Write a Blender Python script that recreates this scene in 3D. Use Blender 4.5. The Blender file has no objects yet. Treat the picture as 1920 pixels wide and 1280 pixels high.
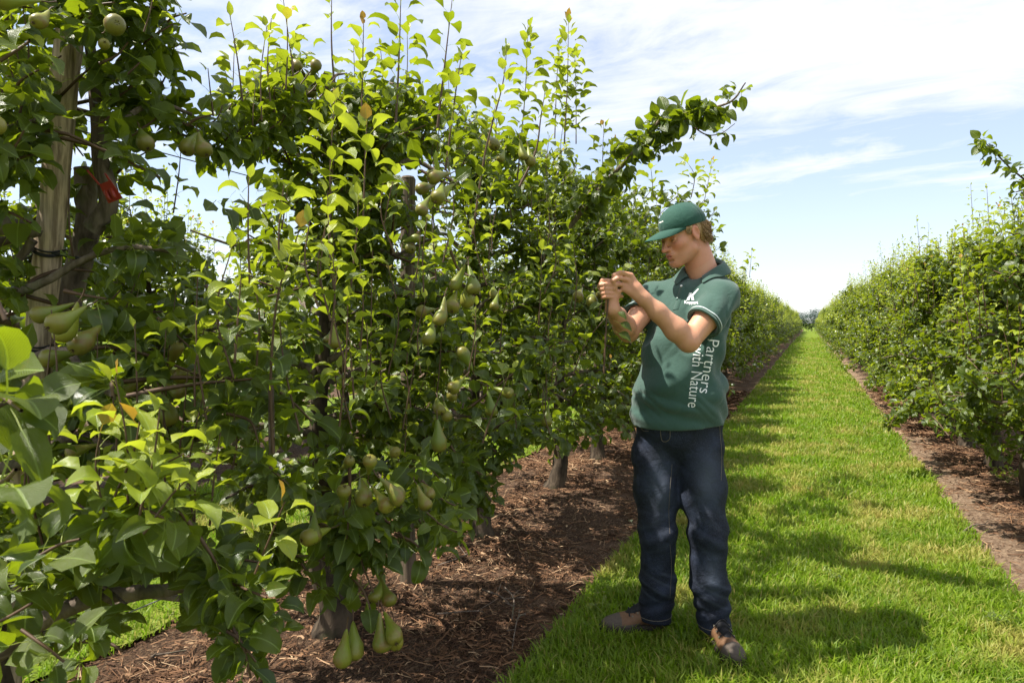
import bpy, math, random
import numpy as np
from mathutils import Vector, Matrix
from mathutils.bvhtree import BVHTree
from math import sin, cos, pi, radians as R

scn = bpy.context.scene
COL = scn.collection

# ------------------------------------------------------------------ camera
YAW, PITCH, EYE, FPX = R(23.56), R(1.60), 1.34, 1280.0
cd = bpy.data.cameras.new('camera'); cam = bpy.data.objects.new('camera', cd); COL.objects.link(cam)
cam.location = (0, 0, EYE); cam.rotation_euler = (R(90)-PITCH, 0, YAW)
cd.sensor_width = 36; cd.lens = 24; cd.clip_start = .05; cd.clip_end = 3000
cd.dof.use_dof = True; cd.dof.focus_distance = 3.0; cd.dof.aperture_fstop = 13
scn.camera = cam
# ------------------------------------------------------------------ light
SUN_EL = R(60); SUN_H = np.array([-0.88, -0.47])          # towards the sun, on the ground plane
SUN_H = SUN_H/np.linalg.norm(SUN_H)
world = bpy.data.worlds.new('World'); scn.world = world; world.use_nodes = True
def build_world():
    nt = world.node_tree; N = nt.nodes; L = nt.links; N.clear()
    out = N.new('ShaderNodeOutputWorld'); bg = N.new('ShaderNodeBackground'); L.new(bg.outputs[0], out.inputs[0])
    sky = N.new('ShaderNodeTexSky'); sky.sky_type = 'NISHITA'; sky.sun_disc = False
    sky.sun_elevation = SUN_EL; sky.sun_rotation = math.atan2(SUN_H[0], SUN_H[1]) % (2*pi)
    sky.altitude = 0; sky.air_density = 1.0; sky.dust_density = .6; sky.ozone_density = 3.2
    def math_(op, a, b=None, c=None, clamp=False):
        n = N.new('ShaderNodeMath'); n.operation = op; n.use_clamp = clamp
        for i, x in enumerate((a, b, c)):
            if x is None: continue
            if isinstance(x, (int, float)): n.inputs[i].default_value = x
            else: L.new(x, n.inputs[i])
        return n.outputs[0]
    tc = N.new('ShaderNodeTexCoord'); sp = N.new('ShaderNodeSeparateXYZ'); L.new(tc.outputs['Generated'], sp.inputs[0])
    z = math_('MAXIMUM', sp.outputs[2], 0.0); zz = math_('ADD', z, .10)
    px = math_('DIVIDE', sp.outputs[0], zz); py = math_('DIVIDE', sp.outputs[1], zz)
    cb = N.new('ShaderNodeCombineXYZ'); L.new(px, cb.inputs[0]); L.new(py, cb.inputs[1])
    mp = N.new('ShaderNodeMapping'); mp.inputs['Rotation'].default_value = (0, 0, R(32)); mp.inputs['Scale'].default_value = (.55, 1.15, 1); mp.inputs['Location'].default_value = (3.3, 1.2, 0)
    L.new(cb.outputs[0], mp.inputs[0])
    n1 = N.new('ShaderNodeTexNoise'); n1.inputs['Scale'].default_value = .62; n1.inputs['Detail'].default_value = 9; n1.inputs['Roughness'].default_value = .56; n1.inputs['Distortion'].default_value = .9
    L.new(mp.outputs[0], n1.inputs[0])
    n2 = N.new('ShaderNodeTexNoise'); n2.inputs['Scale'].default_value = 2.6; n2.inputs['Detail'].default_value = 8; n2.inputs['Roughness'].default_value = .66; n2.inputs['Distortion'].default_value = 1.6
    L.new(mp.outputs[0], n2.inputs[0])
    cov = math_('ADD', math_('MULTIPLY', n1.outputs[0], .8), math_('MULTIPLY', n2.outputs[0], .32))
    cov = math_('ADD', cov, math_('MULTIPLY', math_('MINIMUM', z, .45), .45))
    mr = N.new('ShaderNodeMapRange'); mr.interpolation_type = 'SMOOTHSTEP'
    mr.inputs[1].default_value = .50; mr.inputs[2].default_value = .79; L.new(cov, mr.inputs[0])
    cl = math_('MULTIPLY', mr.outputs[0], .95)
    hz = N.new('ShaderNodeMapRange'); hz.interpolation_type = 'SMOOTHSTEP'; hz.inputs[1].default_value = .0; hz.inputs[2].default_value = .22
    hz.inputs[3].default_value = .55; hz.inputs[4].default_value = .36; L.new(z, hz.inputs[0])
    fac = math_('MAXIMUM', cl, hz.outputs[0])
    mx = N.new('ShaderNodeMix'); mx.data_type = 'RGBA'; L.new(fac, mx.inputs[0]); L.new(sky.outputs[0], mx.inputs[6])
    mx.inputs[7].default_value = (5.3, 5.4, 5.85, 1)
    L.new(mx.outputs[2], bg.inputs[0]); bg.inputs[1].default_value = .10
build_world()
sd = bpy.data.lights.new('sun', 'SUN'); sd.energy = 5.0; sd.angle = R(.53); sd.color = (1, .94, .84)
sun = bpy.data.objects.new('sun', sd); COL.objects.link(sun)
sv = Vector((SUN_H[0]*cos(SUN_EL), SUN_H[1]*cos(SUN_EL), sin(SUN_EL)))
sun.rotation_euler = sv.to_track_quat('Z', 'Y').to_euler(); sun.location = sv*30
vs = scn.view_settings; scn.display_settings.display_device = 'sRGB'
vs.view_transform = 'Standard'; vs.look = 'None'; vs.gamma = 1; vs.use_curve_mapping = False
vs.exposure = 1.08
scn.cycles.max_bounces = 7; scn.cycles.transparent_max_bounces = 4; scn.cycles.transmission_bounces = 4
scn.cycles.diffuse_bounces = 2; scn.cycles.glossy_bounces = 2; scn.cycles.sample_clamp_indirect = 4

# ------------------------------------------------------------------ picking a place from what the lens sees there
CP, SP_ = cos(PITCH), sin(PITCH)
def P(u, v, Z):
    """point at horizontal forward distance Z from the camera on the ray of photo pixel (u,v)"""
    x = (u-960)/FPX; y = -(v-640)/FPX
    f = CP + y*SP_; up = -SP_ + y*CP             # forward and up parts of the ray
    k = Z/f
    X = x*k
    return np.array([X*cos(YAW)-Z*sin(YAW), X*sin(YAW)+Z*cos(YAW), EYE+up*k])
def proj(p):
    p = np.asarray(p, float)
    X = p[..., 0]*cos(YAW)+p[..., 1]*sin(YAW); F = -p[..., 0]*sin(YAW)+p[..., 1]*cos(YAW); U = p[..., 2]-EYE
    f = F*CP-U*SP_; up = F*SP_+U*CP
    f2 = np.where(f < .05, .05, f)
    return 960+FPX*X/f2, 640-FPX*up/f2, f
def in_poly(u, v, poly):
    poly = np.asarray(poly, float); ins = np.zeros(np.shape(u), bool)
    x0, y0 = poly[-1]
    for x1, y1 in poly:
        c = ((y1 > v) != (y0 > v)) & (u < (x0-x1)*(v-y1)/((y0-y1) if y0 != y1 else 1e-9)+x1)
        ins ^= c; x0, y0 = x1, y1
    return ins

# ------------------------------------------------------------------ objects
def tag(o, label=None, cat=None, group=None, kind=None):
    if label: o['label'] = label
    if cat: o['category'] = cat
    if group: o['group'] = group
    if kind: o['kind'] = kind
    return o
def empty(name, loc=(0, 0, 0), rz=0):
    o = bpy.data.objects.new(name, None); COL.objects.link(o); o.location = loc; o.rotation_euler = (0, 0, rz)
    o.empty_display_size = .1; return o
class G:
    def __init__(s): s.v = []; s.f = []; s.uv = []; s.at = []; s.n = 0
    def add(s, v, f, uv=None, at=None):
        v = np.asarray(v, float).reshape(-1, 3); f = np.asarray(f, int)
        s.v.append(v); s.f.append(f+s.n); s.n += len(v)
        s.uv.append(np.zeros((len(v), 2)) if uv is None else np.asarray(uv, float))
        s.at.append(np.zeros((len(v), 2)) if at is None else np.broadcast_to(np.asarray(at, float), (len(v), 2)))
    def tris(s): return sum(len(f)*(f.shape[1]-2) for f in s.f)
    def mesh(s, name, mat=None, smooth=True, attrs=True):
        me = bpy.data.meshes.new(name); V = np.concatenate(s.v)
        me.vertices.add(len(V)); me.vertices.foreach_set('co', V.astype(np.float32).ravel())
        lo = np.concatenate([f.ravel() for f in s.f]); sz = np.concatenate([np.full(len(f), f.shape[1]) for f in s.f])
        st = np.concatenate([[0], np.cumsum(sz)[:-1]])
        me.loops.add(len(lo)); me.loops.foreach_set('vertex_index', lo.astype(np.int32))
        me.polygons.add(len(sz)); me.polygons.foreach_set('loop_start', st.astype(np.int32))
        if attrs:
            uv = np.concatenate(s.uv); l = me.uv_layers.new(name='UVMap'); l.data.foreach_set('uv', uv[lo].astype(np.float32).ravel())
            at = np.concatenate(s.at)
            for k, nm in enumerate(('age', 'rnd')):
                a = me.attributes.new(nm, 'FLOAT', 'POINT'); a.data.foreach_set('value', at[:, k].astype(np.float32))
        me.update(calc_edges=True); me.validate()
        me.polygons.foreach_set('use_smooth', np.full(len(me.polygons), smooth))
        if mat: me.materials.append(mat)
        return me
    def obj(s, name, mat, parent=None, smooth=True, kind=None, attrs=True):
        return link(s.mesh(name, mat, smooth, attrs), name, parent, kind)
def link(me, name, parent=None, kind=None):
    o = bpy.data.objects.new(name, me); COL.objects.link(o)
    if parent is not None: o.parent = parent
    if kind: o['kind'] = kind
    return o
def unit(v):
    v = np.asarray(v, float); return v/np.maximum(np.linalg.norm(v, axis=-1, keepdims=True), 1e-9)
def spline(pts, n):
    """Catmull-Rom through pts, n samples"""
    p = np.asarray(pts, float); m = len(p)
    if m == 2: return p[0]+(p[1]-p[0])*np.linspace(0, 1, n)[:, None]
    q = np.vstack([2*p[0]-p[1], p, 2*p[-1]-p[-2]]); t = np.linspace(0, m-1-1e-6, n); i = t.astype(int); f = (t-i)[:, None]
    a, b, c, d = q[i], q[i+1], q[i+2], q[i+3]
    return .5*(2*b+(c-a)*f+(2*a-5*b+4*c-d)*f*f+(3*b-a-3*c+d)*f**3)
def tube(g, pts, r, ns=6, cap=False, at=None, knob=0, rng=None):
    p = np.asarray(pts, float); n = len(p); r = np.broadcast_to(np.asarray(r, float), (n,)) if np.ndim(r) < 1 else np.asarray(r, float)
    t = unit(np.gradient(p, axis=0)); ref = np.array([0, 0, 1.]) if abs(t[0][2]) < .9 else np.array([1., 0, 0])
    a = unit(np.cross(t[0], ref)); V = []; th = np.arange(ns)*2*pi/ns
    for i in range(n):
        a = unit(a-t[i]*np.dot(a, t[i])); b = np.cross(t[i], a)
        rr = r[i]*(1 if not knob else 1+knob*rng.standard_normal(ns))
        V.append(p[i]+(np.cos(th)*rr)[:, None]*a+(np.sin(th)*rr)[:, None]*b)
    V = np.concatenate(V); k = np.arange(ns); F = []
    for i in range(n-1):
        F.append(np.stack([i*ns+k, i*ns+(k+1) % ns, (i+1)*ns+(k+1) % ns, (i+1)*ns+k], 1))
    L_ = np.concatenate([[0], np.cumsum(np.linalg.norm(np.diff(p, axis=0), axis=1))])
    uv = np.stack([np.tile(k/ns, n), np.repeat(L_, ns)], 1)
    g.add(V, np.concatenate(F), uv, at)
    if cap:
        for i, s in ((0, -1), (n-1, 1)):
            c = p[i]+t[i]*s*r[i]*.25; W = np.vstack([V[i*ns:(i+1)*ns], c])
            f = np.stack([k, (k+1) % ns, np.full(ns, ns)], 1)
            g.add(W, f if s > 0 else f[:, ::-1], None, at)
def box(g, c, s, rot=None, at=None):
    v = np.array([[x, y, z] for x in (-.5, .5) for y in (-.5, .5) for z in (-.5, .5)])*np.asarray(s)
    if rot is not None: v = v@np.asarray(rot).T
    g.add(v+np.asarray(c), [[0, 1, 3, 2], [4, 6, 7, 5], [0, 4, 5, 1], [2, 3, 7, 6], [0, 2, 6, 4], [1, 5, 7, 3]], None, at)

# ------------------------------------------------------------------ materials
class M:
    def __init__(s, name):
        s.m = bpy.data.materials.new(name); s.m.use_nodes = True; s.nt = s.m.node_tree; s.N = s.nt.nodes; s.L = s.nt.links; s.N.clear()
        s.out = s.N.new('ShaderNodeOutputMaterial')
    def set(s, sock, x):
        if x is None: return
        if isinstance(x, bpy.types.NodeSocket): s.L.new(x, sock)
        elif isinstance(x, (tuple, list)) and len(x) == 3 and sock.type == 'RGBA': sock.default_value = (*x, 1)
        else: sock.default_value = x
    def math(s, op, a, b=None, c=None, clamp=False):
        n = s.N.new('ShaderNodeMath'); n.operation = op; n.use_clamp = clamp
        for i, x in enumerate((a, b, c)): s.set(n.inputs[i], x)
        return n.outputs[0]
    def mix(s, f, a, b, blend='MIX'):
        n = s.N.new('ShaderNodeMix'); n.data_type = 'RGBA'; n.blend_type = blend
        s.set(n.inputs[0], f); s.set(n.inputs[6], a); s.set(n.inputs[7], b); return n.outputs[2]
    def noise(s, scale, detail=4, rough=.55, vec=None, dist=0, out=0):
        n = s.N.new('ShaderNodeTexNoise'); n.inputs['Scale'].default_value = scale; n.inputs['Detail'].default_value = detail
        n.inputs['Roughness'].default_value = rough; n.inputs['Distortion'].default_value = dist
        s.set(n.inputs['Vector'], vec if vec is not None else s.coord()); return n.outputs[out]
    def coord(s, kind='Object', scale=None):
        n = s.N.new('ShaderNodeTexCoord'); o = n.outputs[kind]
        if scale:
            m = s.N.new('ShaderNodeMapping'); m.inputs['Scale'].default_value = scale; s.L.new(o, m.inputs[0]); o = m.outputs[0]
        return o
    def geo(s, k): return s.N.new('ShaderNodeNewGeometry').outputs[k]
    def attr(s, nm, out='Fac'):
        n = s.N.new('ShaderNodeAttribute'); n.attribute_name = nm; return n.outputs[out]
    def ramp(s, f, a, b, c=0., d=1., smooth=True):
        n = s.N.new('ShaderNodeMapRange'); n.interpolation_type = 'SMOOTHSTEP' if smooth else 'LINEAR'
        for i, x in enumerate((f, a, b, c, d)): s.set(n.inputs[i], x)
        return n.outputs[0]
    def bump(s, h, st, dist=.01, nrm=None):
        n = s.N.new('ShaderNodeBump'); n.inputs['Strength'].default_value = st; n.inputs['Distance'].default_value = dist
        s.L.new(h, n.inputs['Height']); s.set(n.inputs['Normal'], nrm); return n.outputs[0]
    def pbr(s, col, rough=.7, spec=.5, nrm=None, **kw):
        n = s.N.new('ShaderNodeBsdfPrincipled'); s.set(n.inputs['Base Color'], col); s.set(n.inputs['Roughness'], rough)
        s.set(n.inputs['Specular IOR Level'], spec); s.set(n.inputs['Normal'], nrm)
        for k, x in kw.items(): s.set(n.inputs[k], x)
        return n.outputs[0]
    def done(s, sh): s.L.new(sh, s.out.inputs[0]); return s.m
    def mixsh(s, f, a, b):
        n = s.N.new('ShaderNodeMixShader'); s.set(n.inputs[0], f); s.L.new(a, n.inputs[1]); s.L.new(b, n.inputs[2]); return n.outputs[0]
    def transl(s, col, nrm=None):
        n = s.N.new('ShaderNodeBsdfTranslucent'); s.set(n.inputs[0], col); s.set(n.inputs['Normal'], nrm); return n.outputs[0]
def simple(name, col, rough=.6, spec=.5, var=.0, sc=30, bump=0, **kw):
    m = M(name); c = col; nr = None
    if var: c = m.mix(m.noise(sc, 5), tuple(x*(1-var) for x in col), tuple(min(1, x*(1+var)) for x in col))
    if bump: nr = m.bump(m.noise(sc*2, 5), bump, .004)
    return m.done(m.pbr(c, rough, spec, nr, **kw))

def mat_leaf(far=False):
    m = M('pear_leaf_far' if far else 'pear_leaf'); age = m.attr('age'); rnd = m.attr('rnd')
    uv = m.N.new('ShaderNodeUVMap').outputs[0]; sp = m.N.new('ShaderNodeSeparateXYZ'); m.L.new(uv, sp.inputs[0])
    a = m.math('ABSOLUTE', m.math('SUBTRACT', sp.outputs[0], .5))
    mat_ = m.mix(rnd, (.026, .053, .007), (.098, .132, .014))
    yng = m.mix(rnd, (.19, .26, .020), (.34, .38, .035))
    tip = m.mix(rnd, (.50, .30, .045), (.52, .17, .045))
    c = m.mix(m.ramp(age, .05, .6), mat_, yng); c = m.mix(m.ramp(age, .90, 1.05), c, tip)
    u_ = m.mix(.55, c, (.11, .15, .06))
    back = m.geo('Backfacing'); top = m.mix(back, c, u_)
    nr = None
    if not far:
        rib = m.ramp(a, .012, .040, 1, 0); top = m.mix(m.math('MULTIPLY', rib, .7), top, (.25, .34, .09))
        pet = m.math('LESS_THAN', sp.outputs[1], -.01); top = m.mix(pet, top, (.30, .36, .07))
        blot = m.noise(55, 3); top = m.mix(m.ramp(blot, .61, .72, 0, .5), top, (.17, .13, .04))
        vein = m.math('SINE', m.math('MULTIPLY', m.math('SUBTRACT', sp.outputs[1], m.math('MULTIPLY', a, .9)), 62))
        h = m.math('ADD', m.math('MULTIPLY', m.math('ABSOLUTE', vein), .35), m.math('MULTIPLY', m.noise(120, 2), .9))
        h = m.math('SUBTRACT', h, m.math('MULTIPLY', rib, .8))
        nr = m.bump(h, .55, .0015)
    rough = m.mix(back, (.30, .30, .30), (.62, .62, .62))
    bs = m.pbr(top, rough, .5, nr)
    tc = m.mix(m.ramp(age, .05, .7), (.25, .33, .007), (.48, .56, .03)); tc = m.mix(m.ramp(age, .9, 1.05), tc, (.62, .26, .03))
    return m.done(m.mixsh(.42, bs, m.transl(tc, nr)))
MLEAF = mat_leaf(); MLEAFF = mat_leaf(True)

def mat_bark(name, c0, c1, sc=18):
    m = M(name); co = m.coord('Object', (1, 1, .35)); n = m.noise(sc, 8, .65, co, .6)
    v = m.N.new('ShaderNodeTexVoronoi'); v.inputs['Scale'].default_value = sc*1.6; m.L.new(co, v.inputs['Vector'])
    h = m.math('ADD', n, m.math('MULTIPLY', v.outputs[0], .5))
    c = m.mix(m.ramp(n, .3, .7), c0, c1); c = m.mix(m.ramp(m.noise(sc*.35, 3), .55, .75, 0, .5), c, (.10, .12, .05))
    return m.done(m.pbr(c, .88, .25, m.bump(h, .9, .012)))
MBARK = mat_bark('rough_bark', (.022, .016, .011), (.098, .072, .048))
MBRANCH = mat_bark('smooth_bark', (.07, .052, .038), (.21, .165, .13), 26)
MTWIG = simple('young_twig_bark', (.085, .048, .026), .6, .4, .5, 60)
MGREENSTEM = simple('green_stem', (.20, .26, .05), .5, .5, .3, 60)
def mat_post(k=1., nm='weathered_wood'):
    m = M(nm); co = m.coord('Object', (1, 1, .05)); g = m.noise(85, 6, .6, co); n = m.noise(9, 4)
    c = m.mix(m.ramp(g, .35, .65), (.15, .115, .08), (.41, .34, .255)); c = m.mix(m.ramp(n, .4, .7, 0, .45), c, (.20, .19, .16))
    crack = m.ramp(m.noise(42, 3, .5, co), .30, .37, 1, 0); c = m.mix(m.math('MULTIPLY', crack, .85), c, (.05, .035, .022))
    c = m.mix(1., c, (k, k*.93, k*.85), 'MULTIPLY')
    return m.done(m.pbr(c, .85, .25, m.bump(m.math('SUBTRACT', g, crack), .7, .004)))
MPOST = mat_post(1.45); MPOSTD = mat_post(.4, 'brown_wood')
def mat_pear():
    m = M('pear_skin'); rnd = m.N.new('ShaderNodeObjectInfo').outputs['Random']
    g = m.mix(rnd, (.095, .140, .012), (.20, .225, .022)); n = m.noise(26, 5, .6)
    tc = m.coord('Object'); sp = m.N.new('ShaderNodeSeparateXYZ'); m.L.new(tc, sp.inputs[0])
    bot = m.ramp(sp.outputs[2], -.095, -.052, .42, 0.0)
    f = m.math('ADD', m.ramp(n, .50, .78, 0, .65), bot, None, True)
    c = m.mix(f, g, (.17, .085, .026)); c = m.mix(m.ramp(m.noise(420, 2), .60, .70, 0, .5), c, (.16, .12, .05))
    return m.done(m.pbr(c, .42, .45, m.bump(m.noise(230, 3), .15, .001)))
MPEAR = mat_pear()
# ------------------------------------------------------------------ setting: ground
LX, RX, ROW = -1.87, 1.55, 3.42
def vnoise(x, y, s, seed=0):
    x = np.asarray(x)*s+seed*17.3; y = np.asarray(y)*s+seed*5.1
    xi = np.floor(x).astype(int); yi = np.floor(y).astype(int); fx = x-xi; fy = y-yi
    def h(a, b):
        n = (a*374761393+b*668265263+seed*974711) & 0x7fffffff; n = (n ^ (n >> 13))*1274126177 & 0x7fffffff
        return (n & 0xffff)/65535.
    fx = fx*fx*(3-2*fx); fy = fy*fy*(3-2*fy)
    return (h(xi, yi)*(1-fx)+h(xi+1, yi)*fx)*(1-fy)+(h(xi, yi+1)*(1-fx)+h(xi+1, yi+1)*fx)*fy
def fbm(x, y, s, seed=0, o=4):
    return sum(vnoise(x, y, s*2**k, seed+k)*.5**k for k in range(o))/sum(.5**k for k in range(o))
def sheet(name, mat, x0, x1, ys, nx, zf, edge=0, kind='structure', seed=0):
    ys = np.asarray(ys); t = np.linspace(0, 1, nx); YY, T = np.meshgrid(ys, t, indexing='ij')
    a = x0+edge*(fbm(ys, ys*0, 1.7, seed)-.5)*2+edge*.5*(fbm(ys, ys*0, 9, seed+3)-.5)*2
    b = x1+edge*(fbm(ys, ys*0+9, 1.7, seed+5)-.5)*2+edge*.5*(fbm(ys, ys*0+9, 9, seed+7)-.5)*2
    XX = a[:, None]*(1-T)+b[:, None]*T; ZZ = zf(XX, YY)
    V = np.stack([XX, YY, ZZ], -1).reshape(-1, 3); n = len(ys); i, j = np.meshgrid(np.arange(n-1), np.arange(nx-1), indexing='ij')
    q = (i*nx+j).ravel(); g = G(); g.add(V, np.stack([q, q+1, q+nx+1, q+nx], 1)); return g.obj(name, mat, None, True, kind)

def mat_soil():
    m = M('bare_soil'); n = m.noise(3, 6); f = m.noise(60, 5, .6)
    c = m.mix(m.ramp(n, .35, .65), (.15, .085, .05), (.29, .185, .115)); c = m.mix(m.ramp(f, .5, .7, 0, .6), c, (.36, .25, .16))
    return m.done(m.pbr(c, .95, .15, m.bump(f, .9, .02)))
def mat_mulch():
    m = M('mulch'); n = m.noise(2.2, 5); f = m.noise(95, 6, .7); s = m.noise(38, 6, .6, m.coord('Object', (1, .35, 1)), 2.5)
    c = m.mix(m.ramp(f, .38, .62), (.024, .014, .009), (.125, .070, .040)); c = m.mix(m.ramp(s, .52, .66, 0, .7), c, (.30, .20, .12))
    c = m.mix(m.ramp(n, .52, .66, 0, .6), c, (.20, .125, .08))
    sx = m.N.new('ShaderNodeSeparateXYZ'); m.L.new(m.coord('Object'), sx.inputs[0]); w = m.math('ADD', sx.outputs[0], m.math('MULTIPLY', m.math('SUBTRACT', m.noise(2.6, 4), .5), .55))
    e = m.math('MULTIPLY', m.ramp(w, 1.12, 1.36, 1, 0), m.ramp(w, .6, .8)); e2 = m.math('MULTIPLY', m.ramp(w, -1.12, -.98), m.ramp(w, -.6, -.4, 1, 0)); e = m.math('ADD', e, m.math('MULTIPLY', e2, .55), None, True)
    c = m.mix(m.math('MULTIPLY', e, .85), c, m.mix(m.ramp(m.noise(34, 6, .65), .35, .65), (.15, .095, .06), (.33, .235, .155)))
    return m.done(m.pbr(c, .92, .2, m.bump(m.math('ADD', f, s), 1, .02)))
def mat_turf():
    m = M('turf'); n = m.noise(1.6, 5, .6); f = m.noise(70, 5, .7)
    c = m.mix(m.ramp(f, .35, .65), (.060, .105, .008), (.15, .21, .014)); c = m.mix(m.ramp(n, .5, .72, 0, .55), c, (.27, .26, .06))
    return m.done(m.pbr(c, .9, .15, m.bump(f, .8, .02)))
MSOIL, MMULCH, MTURF = mat_soil(), mat_mulch(), mat_turf()
g = G(); g.add([[-700, -60, -.06], [700, -60, -.06], [700, 900, -.06], [-700, 900, -.06]], [[0, 1, 2, 3]])
g.obj('ground', MTURF, kind='structure')
ysn = np.concatenate([np.arange(-2, 14, .05), np.arange(14, 40, .3), np.arange(40, 141, 2.)])
ysf = np.concatenate([np.arange(-2, 20, .25), np.arange(20, 141, 3.)])
def mulch_z(c):
    return lambda x, y: -.028+.05*np.exp(-((x-c)/.45)**2)+.030*(fbm(x, y, 3, 2)-.5)+.030*(fbm(x, y, 14, 4)-.5)+.012*(fbm(x, y, 50, 5, 2)-.5)
def turf_z(x, y): return -.004+.02*(fbm(x, y, 2.2, 8)-.5)+.012*(fbm(x, y, 14, 9)-.5)
sheet('mulch_strip', MMULCH, LX-.92, LX+1.02, ysn, 42, mulch_z(LX), 0)
sheet('mulch_strip', MMULCH, RX-.78, RX+.95, ysn, 38, mulch_z(RX), 0)
for k in (-3, -2, -1, 2):
    c = (LX if k < 0 else RX)+ROW*(k+0 if k < 0 else k-1)
    sheet('mulch_strip', MMULCH, c-.9, c+.9, ysf, 8, mulch_z(c), .04, seed=20+k)
GL, GR = -.97, .93
sheet('grass_lane', MTURF, GL, GR, ysn, 40, turf_z, .06, seed=3)
GL2, GR2 = LX-.80-1.85, LX-.76
sheet('grass_lane', MTURF, GL2, GR2, ysn, 30, turf_z, .06, seed=11)
for k in (-2, 1):
    sheet('grass_lane', MTURF, GL+ROW*k, GR+ROW*k, ysf, 8, turf_z, .05, seed=30+k)

# grass blades: one mass of real blades, denser near the lens
def mat_blade():
    m = M('grass_blade'); age = m.attr('age'); rnd = m.attr('rnd')
    c = m.mix(rnd, (.085, .150, .008), (.195, .275, .012)); c = m.mix(age, c, (.36, .32, .085))
    t = m.mix(age, (.24, .44, .012), (.50, .40, .12))
    return m.done(m.mixsh(.42, m.pbr(c, .5, .35), m.transl(t)))
MBLADE = mat_blade()
rg = np.random.default_rng(5)
def blades(xr, yr, dens, seed, edge):
    rng = np.random.default_rng(seed); out = []
    y = yr[0]
    while y < yr[1]:
        Zc = max(2.6, y*.92+.3); dy = min(.5, yr[1]-y) if y < 12 else 2.0
        n = int(dens*min(1, (3./Zc)**1.75)*(xr[1]-xr[0])*dy)
        p = np.stack([rng.uniform(xr[0]-.05, xr[1]+.05, n), rng.uniform(y, y+dy, n)], 1); out.append(p); y += dy
    p = np.concatenate(out)
    if True:
        s = edge; e0 = xr[0]+.06*(fbm(p[:, 1], p[:, 1]*0, 1.7, s)-.5)*2+.11*(fbm(p[:, 1], p[:, 1]*0, 9, s+3)-.5)
        e1 = xr[1]+.06*(fbm(p[:, 1], p[:, 1]*0+9, 1.7, s+5)-.5)*2+.11*(fbm(p[:, 1], p[:, 1]*0+9, 9, s+7)-.5)
        d = np.minimum(p[:, 0]-e0, e1-p[:, 0]); p = p[(d > -.02-.05*rng.random(len(p))**2)]
    u, v, Z = proj(np.column_stack([p, np.zeros(len(p))])); k = (u > -60) & (u < 1980) & (v < 1400) & (Z > 1.5); p = p[k]; Z = Z[k]
    thin = fbm(p[:, 0], p[:, 1], 3.3, 40); keep = rng.random(len(p)) < np.clip(.35+1.3*thin, 0, 1); p = p[keep]; Z = Z[keep]
    n = len(p); sc = np.maximum(1, (Z/3.6))**.8
    tuft = fbm(p[:, 0], p[:, 1], 7, 44); H = (.022+.05*rng.random(n)**1.5+.055*np.clip(tuft-.48, 0, 1)*3*rng.random(n))*sc**.25
    W = .0024*(1+.7*rng.random(n))*sc; az = rng.uniform(0, 2*pi, n)+1.2*(fbm(p[:, 0], p[:, 1], 5, 60)-.5)*6; lean = rng.uniform(.15, 1.35, n)
    dirv = np.stack([np.cos(az), np.sin(az)], 1); sd_ = np.stack([-dirv[:, 1], dirv[:, 0]], 1)
    tw = rng.uniform(-.9, .9, n)[:, None]; sd_ = sd_*np.cos(tw)+dirv*np.sin(tw)
    z0 = turf_z(p[:, 0], p[:, 1])-.006
    def pt(t, w, sgn):
        q = p+dirv*(np.sin(lean)*H*t**1.7)[:, None]+sd_*(W*w*sgn)[:, None]; return np.column_stack([q, z0+H*(t-.35*lean*t*t*.8)])
    V = np.stack([pt(0, 1, -1), pt(0, 1, 1), pt(.55, .85, -1), pt(.55, .85, 1), pt(1, 0, 1)], 1)
    dead = np.clip((fbm(p[:, 0], p[:, 1], 2.4, 70)-.49)*2.4+(fbm(p[:, 0], p[:, 1], 9, 73)-.5)*1.4, 0, .8)
    age = np.clip(dead+rng.normal(0, .13, n)+(rng.random(n) < .07)*.7, 0, 1); rn = np.clip(fbm(p[:, 0], p[:, 1], 4, 77)+rng.normal(0, .22, n), 0, 1)
    at = np.repeat(np.column_stack([age, rn]), 5, 0); b = np.arange(n)[:, None]*5
    g = G(); g.add(V.reshape(-1, 3), np.concatenate([b+[0, 1, 3], b+[0, 3, 2], b+[2, 3, 4]]), None, at); return g
gb = blades((GL, GR), (1.6, 64), 17000, 101, 3); tag(gb.obj('grass', MBLADE, kind='stuff', smooth=False), 'short mown green grass with straw patches in the open lane beside the man', 'grass')
gb = blades((GL2, GR2), (.3, 12), 4500, 102, 11); tag(gb.obj('grass', MBLADE, kind='stuff', smooth=False), 'sunlit grass seen under the branches behind the left row', 'grass')

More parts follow.
